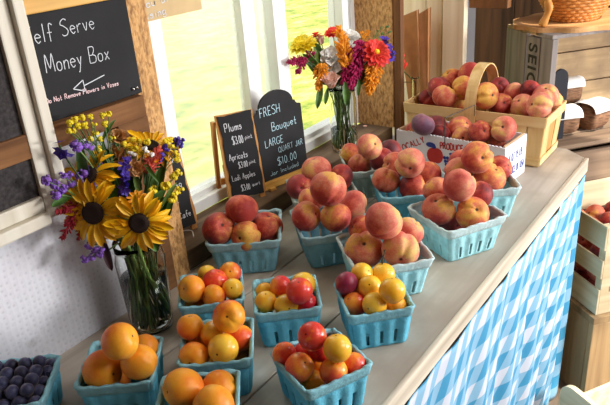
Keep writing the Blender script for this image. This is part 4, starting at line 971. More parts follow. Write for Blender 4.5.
def plume_mesh(name, mat, L, R_, n, seed, spike=1.0):
    q = random.Random(seed); bm = NB()
    tube(bm, [(0, 0, 0), (0, 0, L * 0.9)], [R_ * 0.35, R_ * 0.12], 6)
    for _ in range(n):
        t = q.random(); a = q.uniform(0, 6.28); rr = R_ * (1 - t) ** 0.6 * q.uniform(.45, 1.0) * (0.55 + 0.45 * min(1, t / 0.25)); z = t * L
        d = Vector((math.cos(a) * 0.8, math.sin(a) * 0.8, 0.75)).normalized()
        l = L * 0.11 * q.uniform(.6, 1.3) * spike
        blob(bm, (math.cos(a) * rr, math.sin(a) * rr, z), l, 1, (0.30, 0.30, 1.0), dirmat(d))
    me = bpy.data.meshes.new(name); bm.to_mesh(me); bm.free(); me.materials.append(M[mat]); return me
def rose(t, name, head, face, r, mat, seed, layers=((5, .35, 1.25), (5, .62, 0.85), (6, .95, 0.45)), at0=None):
    """nested cupped petals, each petal its own part"""
    q = random.Random(seed); R3 = dirmat(face)
    me = petal_mesh('petal', r * 1.15, r * 1.15, 0.35, 0.25, 0.55, mat, base=0.5)
    for n, f, tilt in layers:
        for k in range(n):
            a = 2 * PI * k / n + f * 3 + q.uniform(-.2, .2)
            Rk = R3 @ Matrix.Rotation(a, 3, 'Z') @ Matrix.Rotation(-tilt, 3, 'Y')
            place(name, me, t, Rk, R3 @ Vector((math.cos(a) * r * 0.16 * f, math.sin(a) * r * .16 * f, -r * 0.3)) + (at0 or Vector()), 0.72 + f * 0.35)
# ---------------------------------------------------------------- jars
def jar(label, base, prof_o, wall, water_z, wlabel, threads):
    t = thing('mason_jar', label, 'jar', base)
    bm = NB(); zt = prof_o[-1][1]
    inner = [(max(0, r - wall), z + (wall * 1.6 if i < 2 else 0)) for i, (r, z) in enumerate(prof_o)]
    lathe(bm, [(0, 0.0)] + prof_o + inner[::-1] + [(0, prof_o[0][1] + wall * 2)], 40)
    bmesh.ops.recalc_face_normals(bm, faces=bm.faces[:]); link('glass_body', bm, M['glass'], t, True)
    for z in threads:
        bm = NB(); rr = prof_o[-1][0] + 0.0012; tube(bm, [(rr * math.cos(a * PI / 18), rr * math.sin(a * PI / 18), z + 0.0025 * a / 36) for a in range(37)], 0.0009, 6); link('screw_thread', bm, M['glass'], t, True)
    return t
p1 = [(0.032, 0.0), (0.0365, 0.003), (0.0385, 0.02), (0.0425, 0.125), (0.0430, 0.138), (0.0405, 0.148), (0.0395, 0.158), (0.0405, 0.172)]
jar('tall glass mason jar holding the sunflower bouquet', JAR1, p1, 0.0022, 0.07, '', (0.160,))
wt = tag(link('water', lathe(NB(), [(0, 0.0055), (0.0320, 0.0055), (0.0362, 0.02), (0.0395, 0.105), (0, 0.105)], 36), M['water'], None, True), 'water low in the mason jar of the sunflower bouquet', 'water', None, 'stuff'); wt.location = JAR1
p2 = [(0.032, 0.0), (0.0355, 0.004), (0.0365, 0.03), (0.0375, 0.130), (0.0370, 0.142), (0.0345, 0.152), (0.0340, 0.164), (0.0350, 0.178)]
jar('tall glass jar holding the mixed bouquet on the window ledge', JAR2, p2, 0.002, 0.05, '', (0.166,))
wt = tag(link('water', lathe(NB(), [(0, 0.0055), (0.0320, 0.0055), (0.0342, 0.02), (0.0346, 0.062), (0, 0.062)], 36), M['water'], None, True), 'water in the bottom of the window ledge bouquet jar', 'water', None, 'stuff'); wt.location = JAR2

# ---------------------------------------------------------------- sunflower bouquet; flowers sit on depth planes through the jar
def at(px, py, jarp, d=0.0):
    """point seen at a pixel, on the plane through the jar that faces the camera, moved d metres nearer"""
    r = ray(px, py); n = Vector((RX.z, RY.z, RZ.z)); c = jarp + Vector((0, 0, 0.15)); s = (n.dot(c - EYE) - d) / n.dot(r); return EYE + r * s
def keep(p, ymax, xmax):     # stay clear of the wall, window or end wall: slide nearer along the sight line
    d = p - EYE; k = min(1, (ymax - EYE.y) / d.y if d.y > 0 else 1, (xmax - EYE.x) / d.x); return EYE + d * k
J1 = lambda x, y, d=0.0: keep(at(x, y, JAR1, d), 0.84, 9)
J2 = lambda x, y, d=0.0: keep(at(x, y, JAR2, d), 0.985, 1.62)
sunflower('large golden sunflower facing forward at the left front of the jar bouquet', J1(93, 213, .10), facing(-.12, -.2, .95), 1.02, 1)
sunflower('golden sunflower facing forward over the right rim of the mason jar', J1(139, 223, .10), facing(.05, -.25, .95), 0.92, 2)
sunflower('sunflower at the left back of the jar bouquet behind purple statice', J1(88, 176, .0), facing(-.3, .4, .85), 0.95, 3)
sunflower('sunflower turned upward at the upper right of the jar bouquet', J1(151, 146, .01), facing(.3, .75, .55), 0.85, 4)
ST_Y = cluster_mesh('blossom', 'yellow', 10, 0.0050, 0.0031, 5); ST_P = cluster_mesh('blossom', 'purple', 14, 0.0070, 0.0036, 6); ST_V = cluster_mesh('blossom', 'violet', 12, 0.0068, 0.0040, 7); ST_W = cluster_mesh('blossom', 'white_petal', 8, 0.0045, 0.0028, 8)
def spray(name, label, cat, pts, me, jarp, J, mat='stem', seed=0, root=None, group=None, sc=1.0, zm=0.165, rm=0.03):
    P = [J(*p) for p in pts]; c = sum(P, Vector()) / len(P)
    t = thing(name, label, cat, c, (0, 0, 0), group); q = random.Random(seed)
    node = c + (jarp + Vector((0, 0, zm)) - c) * 0.35
    stem_into(t, node, jarp, rm, zm, mat, 0.0014, seed)
    for p in P:
        bm = NB(); tube(bm, [v - c for v in smoothline([p, (p + node) / 2 + Vector((0, 0, 0.006)), node], 5)], 0.0008, 5); link('twig', bm, M[mat], t, True)
        place('blossom', me, t, dirmat((q.uniform(-1, 1), q.uniform(-1, 1), 1)), p - c, sc * q.uniform(.85, 1.2))
    return t
spray('statice_sprig', 'yellow statice sprig rising at the top left of the sunflower bouquet', 'flower', [(70, 123, .02), (75, 119.5), (82, 117.5), (90, 117), (78, 126, .02), (85, 125.5, .02), (94, 125, .02), (69, 131, .02), (73, 131, .03)], ST_Y, JAR1, J1, 'leaf', 11)
spray('statice_sprig', 'yellow statice sprig at the top center against the brown rail', 'flower', [(103, 115.5), (108.5, 114), (105, 124, .01), (95, 134, .02), (90, 139, .03), (98, 149, .03), (100, 139, .03)], ST_Y, JAR1, J1, 'leaf', 12)
spray('statice_sprig', 'yellow and green statice sprig right of the dried roses', 'flower', [(124, 144, .03), (129, 147, .03), (135, 149, .035), (139, 141, .03), (147, 142, .03), (141, 154, .035), (133, 140, .02), (112, 139, .03)], ST_Y, JAR1, J1, 'leaf', 13)
spray('statice_sprig', 'yellow snapdragon like sprig low on the right side beside the dark sign', 'flower', [(174, 176, .03), (178, 173, .03), (180, 190, .03), (173, 193, .035), (166, 186, .04), (172, 199, .03), (153, 190, .05)], ST_Y, JAR1, J1, 'stem', 14, sc=1.35)
spray('statice_sprig', 'yellow sprig at the upper right edge of the sunflower bouquet', 'flower', [(166, 142, .02), (171, 140, .01), (170, 147, .02), (176, 154, .02), (177, 160, .02)], ST_Y, JAR1, J1, 'stem', 15, sc=1.15)
spray('statice_sprig', 'purple statice sprig in front of the back left sunflower', 'flower', [(80, 177, .055), (85, 173, .055), (90, 169.5, .055), (72, 184, .06), (82, 184, .06), (92, 183, .06), (99, 181, .055), (100, 167, .05), (102, 176, .055), (78, 183, .06)], ST_P, JAR1, J1, 'stem', 16, sc=1.1)
spray('statice_sprig', 'purple statice sprig reaching left over the white frame', 'flower', [(46, 181, .03), (55, 185, .04), (63, 175, .04), (69, 176, .05), (56, 195, .05), (61, 189, .05)], ST_P, JAR1, J1, 'stem', 17, sc=1.1)
spray('statice_sprig', 'purple sprig at the right edge of the sunflower bouquet', 'flower', [(176, 141, .0), (180, 143, .0), (166, 147, .02), (160, 157, .03)], ST_V, JAR1, J1, 'stem', 18, sc=1.3)
spray('statice_sprig', 'small purple cluster at the back of the bouquet below the rail', 'flower', [(74, 145, -.01), (77, 147, -.01), (90, 147, .0), (86, 145, -.01)], ST_P, JAR1, J1, 'stem', 19, sc=1.2)
spray('filler_flower', 'tiny white filler flowers in the middle of the sunflower bouquet', 'flower', [(131, 153, .045), (135, 155, .045), (147, 152, .045), (151, 155, .045), (144, 149, .04)], ST_W, JAR1, J1, 'leaf', 20)
spray('hanging_sprig', 'purple sprig drooping down the left side of the mason jar', 'flower', [(90, 246, .06), (95, 249, .06), (99, 255, .06), (92, 257, .06), (85, 259, .055), (102, 249, .06)], ST_P, JAR1, J1, 'stem_d', 21, sc=1.0)
FLV = floret_mesh('floret', 'violet', 5, 0.0105, 0.0075); FLI = floret_mesh('floret', 'violet', 5, 0.013, 0.011, 0.2)
def spike(name, label, cat, axis, me, jarp, J, mat, seed, n=13, wob=3.0, sc=1.0, zm=0.165, rm=0.03):
    P = smoothline([J(*p) for p in axis], 6); c = P[0]; t = thing(name, label, cat, c); q = random.Random(seed)
    bm = NB(); tube(bm, [p - c for p in P], 0.0013, 6); link('spike_axis', bm, M[mat], t, True)
    for k in range(n):
        p = P[int((len(P) - 1) * k / max(1, n - 1))]; d = Vector((q.uniform(-1, 1), q.uniform(-1, 1), q.uniform(-.5, 1))).normalized() + bk * 0.7
        place('floret', me, t, dirmat(d, q.uniform(0, 6)), p - c + d.normalized() * 0.004, sc * q.uniform(.8, 1.15))
    stem_into(t, P[-1], jarp, rm, zm, mat, 0.0013, seed)
    return t
spike('larkspur', 'violet blue larkspur spike in the center of the sunflower bouquet', 'flower', [(126, 160, .05), (124, 172, .06), (126, 183, .06), (123, 194, .05)], FLV, JAR1, J1, 'stem_d', 22, 16)
spike('larkspur', 'violet iris like bloom at the left back of the bouquet below the rail', 'flower', [(60, 145, .0), (62, 152, .01), (66, 158, .02)], FLI, JAR1, J1, 'stem_d', 23, 5, sc=0.9)
# celosia plumes
def plume(label, base, tip, mat, jarp, seed, R_=0.012, n=90, sp=1.0, zm=0.165, rm=0.03, name='celosia', smat='stem_d'):
    d = tip - base; t = thing(name, label, 'flower', base)
    place('plume', plume_mesh('plume', mat, d.length, R_, n, seed, sp), t, dirmat(d), Vector((0, 0, 0)))
    stem_into(t, base, jarp, rm, zm, smat, 0.0018, seed); return t
plume('salmon red celosia comb on the right of the sunflower bouquet', J1(148, 171, .04), J1(160, 147, .03), 'salmon', JAR1, 31, 0.019, 110, 0.9)
plume('salmon celosia comb leaning left beside the dried roses', J1(150, 172, .045), J1(146, 155, .045), 'salmon', JAR1, 32, 0.014, 60, 0.9)
plume('dark red amaranth drooping at the lower left of the bouquet', J1(80, 206, .04), J1(62, 238, .05), 'dark_red', JAR1, 33, 0.012, 110, 0.8, name='amaranth')
plume('dark red amaranth pointing left over the white wall', J1(82, 204, .035), J1(56, 212, .03), 'dark_red', JAR1, 34, 0.012, 90, 0.8, name='amaranth')
plume('short dark red amaranth tuft under the large sunflower', J1(90, 214, .03), J1(78, 240, .045), 'dark_red', JAR1, 35, 0.012, 60, 0.9, name='amaranth')
# dried roses, gerbera, leaves
for label, p, f, r, sd in (('dried peach coloured rose near the top center of the sunflower bouquet', (117, 137, .03), (0, .5, .8), .013, 41), ('dried peach rose bud with a dark heart mid bouquet', (115, 157, .05), (-.2, .2, .95), .016, 42), ('folded tan dried petal bloom beside the larkspur', (135, 168, .05), (.3, -.3, .9), .012, 43)):
    h = J1(*p); t = thing('dried_rose', label, 'flower', h); rose(t, 'petal', h, facing(*f), r, 'peach_petal', sd); stem_into(t, h - facing(*f) * 0.008, JAR1, 0.03, 0.165, 'stem_d', 0.0016, sd)
h = J1(137.5, 200, .085); t = thing('gerbera', 'small orange daisy just above the right sunflower', 'flower', h); q = random.Random(4)
GP = petal_mesh('petal', 0.018, 0.005, 0.2, 0.2, 0.6, 'orange'); R3 = dirmat(facing(.1, .5, .8))
for k in range(20): place('petal', GP, t, R3 @ Matrix.Rotation(2 * PI * k / 20, 3, 'Z') @ Matrix.Rotation(-.3 * (k % 2), 3, 'Y'), Vector((0, 0, 0)))
bm = NB(); blob(bm, R3 @ Vector((0, 0, .001)), .004, 2); link('flower_center', bm, M['orange'], t, True); stem_into(t, h - facing(.1, .5, .8) * .002, JAR1, .03, .165, 'stem', .0014, 5)
def leaf_on(name, label, base, tip, w, jarp, mat='leaf', seed=0, zm=0.165, rm=0.03, stem=True):
    d = tip - base; t = thing(name, label, 'leaf', base); q = random.Random(seed)
    me = petal_mesh('blade', d.length, w, 0.25, 0.25, 0.3, mat, 4, 9, 0.02, 0.3)
    X = d.normalized(); Z = (bk + Vector((0, 0, .4))); Z = (Z - X * Z.dot(X)).normalized(); Y = Z.cross(X)
    place('blade', me, t, Matrix((X, Y, Z)).transposed(), Vector((0, 0, 0)))
    if stem: stem_into(t, base, jarp, rm, zm, 'stem_d' if mat != 'leaf_dark' else mat, 0.0012, seed)
    return t
for k, (label, b, e, w, mt) in enumerate((('dark purple leaf hanging at the left shoulder of the mason jar', (104, 238, .055), (111, 272, .05), .014, 'leaf_dark'), ('long green leaf arching in the right half of the bouquet', (150, 196, .05), (158, 168, .045), .010, 'leaf'), ('green blade curving over from the white filler flowers', (158, 182, .055), (141, 158, .05), .008, 'leaf'),
     ('broad dim green leaf under the dried rose bud', (112, 186, .05), (108, 166, .04), .016, 'leaf'), ('green leaf behind the right sunflower', (163, 205, .05), (176, 182, .045), .009, 'stem'), ('dim green leaf between the two front sunflowers', (116, 206, .055), (108, 186, .05), .018, 'leaf'), ('green leaf under the yellow sprig at the upper left', (102, 142, .01), (114, 118, 0), .008, 'leaf'), ('dark leaf at the lower left between sunflower and frame', (72, 196, .03), (52, 205, .03), .016, 'leaf'),
     ('pale green leaf inside the bouquet right of the larkspur', (140, 196, .05), (134, 172, .045), .010, 'stem'), ('pale leaf hanging inside the jar neck', (149, 238, .05), (158, 252, .04), .014, 'leaf'), ('dim green leaf right of the larkspur low in the bouquet', (152, 205, .05), (164, 190, .05), .016, 'leaf'), ('broad dark leaf behind the dried rose bud', (124, 182, .03), (104, 150, .02), .026, 'leaf'), ('broad dark leaf behind the celosia comb', (146, 186, .03), (158, 160, .01), .026, 'leaf'))):
    leaf_on('green_leaf' if mt != 'leaf_dark' else 'dark_leaf', label, J1(*b), J1(*e), w, JAR1, mt, 60 + k)

q = random.Random(321)
for k in range(22):          # dim foliage packed between the blooms
    bx_, by_ = q.uniform(72, 172), q.uniform(150, 222); o = leaf_on('green_leaf', 'dim green foliage leaf deep inside the sunflower bouquet', J1(bx_ * .6 + 135 * .4, 232, q.uniform(0, .03)), J1(bx_, by_ - 14, q.uniform(-.01, .035)), q.uniform(.018, .03), JAR1, 'leaf', 140 + k, stem=k % 3 == 0)
    o['group'] = 'foliage leaves in the sunflower bouquet'
# ---------------------------------------------------------------- mixed bouquet in the window
ZM, RM = 0.170, 0.024
def plume2(label, b, e, mat, seed, R_, n=90, sp=0.9): return plume(label, J2(*b), J2(*e), mat, JAR2, seed, R_ * 1.3, int(n * 1.5), sp * 1.1, ZM, RM)
plume2('large magenta celosia plume hanging in the middle of the window bouquet', (362, 42, .05), (350, 88, .05), 'magenta', 71, .024, 260, .6)
plume2('second magenta celosia plume in front at the center right', (352, 48, .045), (343, 84, .05), 'magenta', 72, .018, 160, .6)
plume2('magenta celosia plume drooping at the left end of the window bouquet', (304, 58, .02), (297, 74, .02), 'magenta', 73, .014, 90, .8)
plume2('magenta celosia plume left of the white lisianthus', (313, 66, .02), (308, 46, .02), 'magenta', 74, .015, 110, .8)
plume2('magenta tuft pointing left over the window frame', (302, 60, .02), (288, 62, .02), 'magenta', 75, .012, 70, .8)
plume2('orange celosia plume rising above the window bouquet center', (347, 66, .055), (339, 27, .05), 'orange', 76, .021, 170, .7)
plume2('orange celosia plume low on the left of the window bouquet', (322, 64, .06), (318, 90, .06), 'orange', 77, .019, 110, .7)
plume2('orange celosia plume low on the right of the window bouquet', (375, 62, .045), (369, 94, .05), 'orange', 78, .026, 170, .7)
plume2('orange celosia plume small at the upper right back', (362, 38, -.01), (370, 31, -.01), 'orange', 79, .016, 90, .8)
def bloom(name, label, p, face, r, mat, seed, layers=((5, .35, 1.25), (5, .62, 0.85), (6, .95, 0.45)), J=J2, jarp=JAR2):
    r *= 1.35; h = J(*p); t = thing(name, label, 'flower', h); rose(t, 'petal', h, facing(*face), r, mat, seed, layers); stem_into(t, h - facing(*face) * r * .3, jarp, RM, ZM, 'stem', .0014, seed); return t
bloom('lisianthus', 'pale pink lisianthus hanging low at the front of the window bouquet', (331, 84, .06), (-.1, .55, .6), .024, 'pink_petal', 81, ((5, .3, 1.4), (5, .55, 1.2), (6, .8, 1.05)))
bloom('lisianthus', 'large white lisianthus left of center in the window bouquet', (331, 57, .045), (-.1, .3, .9), .019, 'white_petal', 82, ((5, .35, 1.25), (5, .6, 0.9), (6, .9, 0.6)))
bloom('lisianthus', 'pale pink white lisianthus bud above the large white one', (321, 42, .03), (-.3, .8, .3), .016, 'pink_petal', 83, ((4, .35, 1.35), (5, .6, 1.15)))
bloom('lisianthus', 'white flower at the top of the window bouquet', (350, 37, .0), (.1, .6, .7), .017, 'white_petal', 84)
bloom('lisianthus', 'white lisianthus low behind the large white one', (331, 66, .04), (-.3, -.2, .8), .018, 'white_petal', 85)
zl = ((11, .45, .75), (12, .8, .25), (13, 1.05, -.05))
def zinnia(label, p, face, r, mat, seed):
    r *= 1.3; h = J2(*p); t = thing('zinnia', label, 'flower', h); q = random.Random(seed); R3 = dirmat(facing(*face)); me = petal_mesh('petal', r, r * .42, .2, .12, .6, mat)
    for n, f, tilt in zl:
        for k in range(n):
            a = 2 * PI * k / n + f; place('petal', me, t, R3 @ Matrix.Rotation(a, 3, 'Z') @ Matrix.Rotation(-tilt, 3, 'Y'), R3 @ Vector((0, 0, -f * .002)), .6 + .4 * f)
    bm = NB(); blob(bm, R3 @ Vector((0, 0, r * .12)), r * .2, 2); link('flower_center', bm, M['yellow'], t, True)
    stem_into(t, h - facing(*face) * .004, JAR2, RM, ZM, 'stem', .0016, seed)
zinnia('bright red zinnia at the right of the window bouquet', (376, 53, .06), (.25, .3, .9), .033, 'red', 91)
zinnia('yellow strawflower at the upper left of the window bouquet', (303, 45, .03), (-.3, .7, .6), .030, 'yellow', 92)
zinnia('orange red zinnia at the top left of the window bouquet', (333, 33, .01), (-.1, .7, .5), .020, 'red', 93)
zinnia('small orange red flower peeking out at the top left', (316, 36, -.01), (-.2, .9, .3), .015, 'red', 94)
FP = floret_mesh('floret', 'violet', 6, 0.014, 0.011, 0.25)
spike('petunia', 'purple flowers at the right edge of the window bouquet', 'flower', [(384, 40, .03), (392, 56, .03), (382, 60, .02)], FP, JAR2, J2, 'stem_d', 95, 8, zm=ZM, rm=RM, sc=1.0)
spray('green_sprig', 'thin green leafy sprig sticking up at the right', 'leaf', [(381, 28, 0), (387, 27, 0), (383, 34, 0), (378, 31, 0), (389, 32, 0)], cluster_mesh('blossom', 'leaf', 5, 0.004, 0.0035, 96, .5), JAR2, J2, 'leaf', 97, zm=ZM, rm=RM)
for k, (label, b, e, w) in enumerate((('long green leaf hanging left of the window jar', (322, 84, .04), (317, 108, .05), .018), ('green leaf hanging beside it against the lawn', (328, 88, .045), (325, 104, .05), .013), ('broad green leaf hanging over the jar mouth', (345, 82, .06), (347, 106, .05), .020), ('green leaf at the right rim of the window jar', (359, 78, .05), (358, 96, .05), .012), ('green leaf behind the white lisianthus', (333, 56, .0), (322, 72, .01), .022), ('green leaf at the middle back of the window bouquet', (352, 62, -.01), (338, 74, .0), .024), ('pale green bud leaf beside the pink white bud', (318, 64, .05), (314, 46, .04), .011))):
    leaf_on('green_leaf', label, J2(*b), J2(*e), w, JAR2, 'leaf' if k < 6 else 'stem', 100 + k, ZM, RM)
for k in range(14):
    bx_, by_ = q.uniform(302, 386), q.uniform(45, 86); o = leaf_on('green_leaf', 'dim green foliage leaf deep inside the window bouquet', J2(bx_ * .4 + 345 * .6, 86, q.uniform(0, .02)), J2(bx_, by_ - 6, q.uniform(-.02, .03)), q.uniform(.022, .036), JAR2, 'leaf', 180 + k, ZM, RM, stem=k % 3 == 0)
    o['group'] = 'foliage leaves in the window bouquet'
o = tag(link('fallen_petal', petal_mesh('x', .014, .009, .3, .3, .5, 'pink_petal') and lathe(NB(), [(0, 0), (.005, .001), (.007, .004), (.0065, .0045), (.004, .002), (0, .001)], 10), M['pink_petal'], None, True), 'small pink fallen petal on the ledge right of the window jar', 'petal'); o.location = onz(365, 127, LZ)
# ---------------------------------------------------------------- white produce box
WX0, WX1, WY0, WY1, WH = 1.446, 1.572, 0.488, 0.796, 0.105
wb = thing('produce_box', 'open white cardboard produce box of peaches with red and blue print', 'box', (1.516, 0.632, 0.0005))
def wl(v): return Vector(v) - wb.location
def wpart(name, lo, hi, mat='card'): return link(name, B(wl(lo), wl(hi), 0.0008), M[mat], wb)
wfp = wpart('front_panel', (WX0, WY0, 0.001), (WX0 + 0.004, WY1, WH)); wpart('back_panel', (WX1 - 0.004, WY0, 0.001), (WX1, WY1, WH))
wep = wpart('end_panel', (WX0 + 0.0042, WY0, 0.001), (WX1 - 0.0042, WY0 + 0.004, WH)); wpart('end_panel', (WX0 + 0.0042, WY1 - 0.004, 0.001), (WX1 - 0.0042, WY1, WH))
wpart('bottom_panel', (WX0 + 0.0042, WY0 + 0.0042, 0.001), (WX1 - 0.0042, WY1 - 0.0042, 0.005))
o = wpart('inner_flap', (WX0 + 0.006, WY0 + 0.0045, 0.02), (WX1 - 0.006, WY0 + 0.009, WH + 0.003), 'card_in'); o['label'] = 'brown inner flap'
o = wpart('inner_flap', (WX0 + 0.006, WY1 - 0.009, 0.02), (WX1 - 0.006, WY1 - 0.0045, WH + 0.003), 'card_in'); o['label'] = 'brown inner flap'
bm = NB()
for k in range(28): 
    y = WY0 + 0.012 + k * 0.0095; box(bm, wl((WX0 - 0.0004, y, WH - 0.004)), wl((WX0 + 0.0044, y + 0.0048, WH + 0.0016)))
link('perforated_edge', bm, M['card'], wb)
def front_words(words, p0, p1, cap, mat, wt):
    a, b = onx(*p0, WX0), onx(*p1, WX0); d = b - a; d.x = 0
    return write(wfp, words, a - wb.location, d, (0, d.z, -d.y) if d.y < 0 else (0, -d.z, d.y), cap, mat, width=d.length, wt=wt, jit=0, lift=0.0007, label=mat.replace('ink_', '') + ' printed word ' + words)
front_words('PRODUCE', (434.5, 149.8), (458.5, 152.5), 0.0165, 'ink_red', 0.0032); front_words('LOCALLY', (393, 154), (418.5, 144), 0.016, 'ink_red', 0.003)
def flat_disc(bm, px, py, ry, rz, n=20, lift=0.0008, y0=None):
    c = onx(px, py, WX0) - wb.location; vs = [bm.verts.new(c + Vector((-lift, ry * math.cos(2 * PI * k / n), rz * math.sin(2 * PI * k / n)))) for k in range(n)]
    bm.faces.new(vs)
for (ax, ay) in ((429, 157), (466, 161)):
    bm = NB(); flat_disc(bm, ax - 2.4, ay, 0.017, 0.021); flat_disc(bm, ax + 2.4, ay + .3, 0.017, 0.021, lift=0.0009); o = link('printed_apple', bm, M['ink_red'], wfp); o['label'] = 'red printed apple'
bm = NB(); flat_disc(bm, 424.5, 146.5, 0.014, 0.007); flat_disc(bm, 428, 148.5, 0.006, 0.005, lift=.0009); o = link('printed_leaf', bm, M['ink_blue'], wfp); o['label'] = 'blue printed leaf'
bm = NB(); q = 0
for row, (n, yy) in enumerate(((4, 159.0), (4, 162.5), (3, 165.8), (2, 169))):
    for k in range(n): flat_disc(bm, 439 + k * 3.1 + row * .9, yy + k * .3, 0.0046, 0.0048, 10, 0.0008 + 0.00005 * (k % 2)); q += 1
o = link('printed_grapes', bm, M['ink_blue'], wfp); o['label'] = 'blue printed bunch of grapes'
bm = NB(); flat_disc(bm, 446.5, 155.4, 0.008, 0.004); flat_disc(bm, 450.5, 153.8, 0.006, 0.004, lift=.0009); link('printed_leaf', bm, M['ink_blue'], wfp)
for words, x0, z0, wd__ in (('4 QT 15 LB', 0.024, 0.060, 0.078), ('PRODUCE OF USA', 0.010, 0.024, 0.106)):
    write(wep, words, Vector((WX0 + x0, WY0, z0)) - Vector((1.516, 0.632, 0.0005)), XD, ZD, 0.019, 'ink_blue', width=wd__, wt=0.0026, jit=0, lift=0.0007, label='blue printed words ' + words)
wb.location = (1.529, 0.617, 0.0005); wb.rotation_euler = (0, 0, math.radians(-5))
# ---------------------------------------------------------------- splint basket with arched handle
HB0, HB1, HY0, HY1, HH = 1.606, 1.776, 0.434, 0.830, 0.138
hb = thing('splint_basket', 'pale wood splint basket of peaches with an arched handle behind the white box', 'basket', (1.691, 0.632, 0.0005))
def hl(v): return Vector(v) - hb.location
def tap(v):            # taper toward the base
    k = 0.90 + 0.10 * (v.z - 0) / HH; return Vector((v.x * k, v.y * (0.94 + 0.06 * v.z / HH), v.z))
def hpart(name, lo, hi, mat, bev=0.0008, lab=None):
    bm = NB(); box(bm, hl(lo), hl(hi), None, bev)
    for v in bm.verts: v.co = tap(v.co)
    o = link(name, bm, M[mat], hb)
    if lab: o['label'] = lab
    return o
n = 9; w = (HY1 - HY0) / n
for k in range(n):
    hpart('splint', (HB0 + 0.001, HY0 + k * w + 0.002, 0.002), (HB0 + 0.0035, HY0 + (k + 1) * w - 0.002, HH), 'splint_z'); hpart('splint', (HB1 - 0.0035, HY0 + k * w + 0.002, 0.002), (HB1 - 0.001, HY0 + (k + 1) * w - 0.002, HH), 'splint_z')
n2 = 3; w = (HB1 - HB0 - .008) / n2
for k in range(n2):
    for y in (HY0 + 0.001, HY1 - 0.0035): hpart('splint', (HB0 + 0.004 + k * w + 0.001, y + (0.0012 if k == 1 else 0), 0.002), (HB0 + 0.004 + (k + 1) * w - 0.001, y + 0.0025 + (0.0008 if k == 1 else 0), HH), 'splint_tan' if k == 1 else 'splint_z', 0.0004)
hpart('base', (HB0 + 0.004, HY0 + 0.004, 0.0), (HB1 - 0.004, HY1 - 0.004, 0.004), 'splint')
for z0, z1, e in ((HH - 0.026, HH + 0.002, 0.0015), (0.006, 0.026, 0.001)):
    hpart('hoop', (HB0 - e - .002, HY0 - e, z0), (HB0 - e + 0.0012, HY1 + e, z1), 'splint'); hpart('hoop', (HB1 + e, HY0 - e, z0), (HB1 + e + .002, HY1 + e, z1), 'splint')
    hpart('hoop', (HB0 - e, HY0 - e - .002, z0), (HB1 + e, HY0 - e + .001, z1), 'splint'); hpart('hoop', (HB0 - e, HY1 + e, z0), (HB1 + e, HY1 + e + .002, z1), 'splint')
bm = NB(); rows = []; cxh = (HB0 + HB1) / 2; rx_ = (HB1 - HB0) / 2 + 0.003; hy = 0.634
path = [(HB0 - 0.0045, z) for z in (0.03, 0.08, 0.13)] + [(cxh - rx_ * math.cos(a), 0.14 + 0.105 * math.sin(a)) for a in [PI * k / 20 for k in range(1, 20)]] + [(HB1 + 0.0045, z) for z in (0.13, 0.08, 0.03)]
for i, (x, z) in enumerate(path):
    a = path[max(0, i - 1)]; b = path[min(len(path) - 1, i + 1)]; t = Vector((b[0] - a[0], 0, b[1] - a[1])).normalized(); nn = Vector((t.z, 0, -t.x)) * 0.0018
    P = Vector((x, hy, z)) - hb.location; hw = Vector((0, 0.0155, 0)); rows.append([bm.verts.new(P + s) for s in (hw + nn, -hw + nn, -hw - nn, hw - nn)])
for a, b in zip(rows, rows[1:]):
    for k in range(4): bm.faces.new((a[k], a[(k + 1) % 4], b[(k + 1) % 4], b[k]))
bm.faces.new(rows[0]); bm.faces.new(rows[-1][::-1]); bmesh.ops.recalc_face_normals(bm, faces=bm.faces[:])
link('handle', bm, M['splint_z'], hb)
t = thing('wire_hook', 'thin bent wire running from the basket handle down into the white box', 'wire', onx(474.7, 105, 1.597))
bm = NB(); P = [onx(474.7, 105, 1.5975), onx(444.8, 118, 1.52), onx(444.8, 140, 1.452)]
tube(bm, [p - t.location for p in (P[0] + Vector((0.0, 0, -0.03)), P[0], P[1], P[2], P[2] + Vector((0.001, 0, -0.02)))], 0.0013, 6); link('wire', bm, M['wire'], t)
# ---------------------------------------------------------------- kraft bags between basket and wall
def bag(label, TLp, TRp, BRp, BLp, x, th, seed):
    P = [onx(*p, x) for p in (TLp, TRp, BRp, BLp)]
    def down(a, b): k = (0.0005 - a.z) / (b.z - a.z); return a + (b - a) * k
    br, bl = down(P[1], P[2]), down(P[0], P[3]); t = thing('paper_bag', label, 'bag', (br + bl) / 2)
    q = random.Random(seed); bm = NB(); n = 10
    def sheet(dx, amp):
        rows = []
        for j in range(n + 1):
            v = j / n; L = bl.lerp(P[0], v); R_ = br.lerp(P[1], v); rows.append([L.lerp(R_, i / 6) + Vector((dx + amp * math.sin(v * 5 + i), 0, 0)) - t.location for i in range(7)])
        return rows
    def solid(name, dx0, dx1, amp, inset):
        bm = NB(); A = [[bm.verts.new(p) for p in r] for r in sheet(dx0, amp)]; Bk = [[bm.verts.new(p) for p in r] for r in sheet(dx1, amp)]
        for j in range(n):
            for i in range(6):
                bm.faces.new((A[j][i], A[j][i + 1], A[j + 1][i + 1], A[j + 1][i])); bm.faces.new((Bk[j][i], Bk[j + 1][i], Bk[j + 1][i + 1], Bk[j][i + 1]))
            bm.faces.new((A[j][0], A[j + 1][0], Bk[j + 1][0], Bk[j][0])); bm.faces.new((A[j][6], Bk[j][6], Bk[j + 1][6], A[j + 1][6]))
        for i in range(6): bm.faces.new((A[0][i], Bk[0][i], Bk[0][i + 1], A[0][i + 1])); bm.faces.new((A[n][i], A[n][i + 1], Bk[n][i + 1], Bk[n][i]))
        bmesh.ops.recalc_face_normals(bm, faces=bm.faces[:]); return link(name, bm, M['kraft'], t)
    solid('front_sheet', 0, 0.0018, 0.002, 0); solid('gusset_fold', 0.004, th * 0.55, 0.003, 0); solid('back_sheet', th - 0.002, th, 0.002, 0)
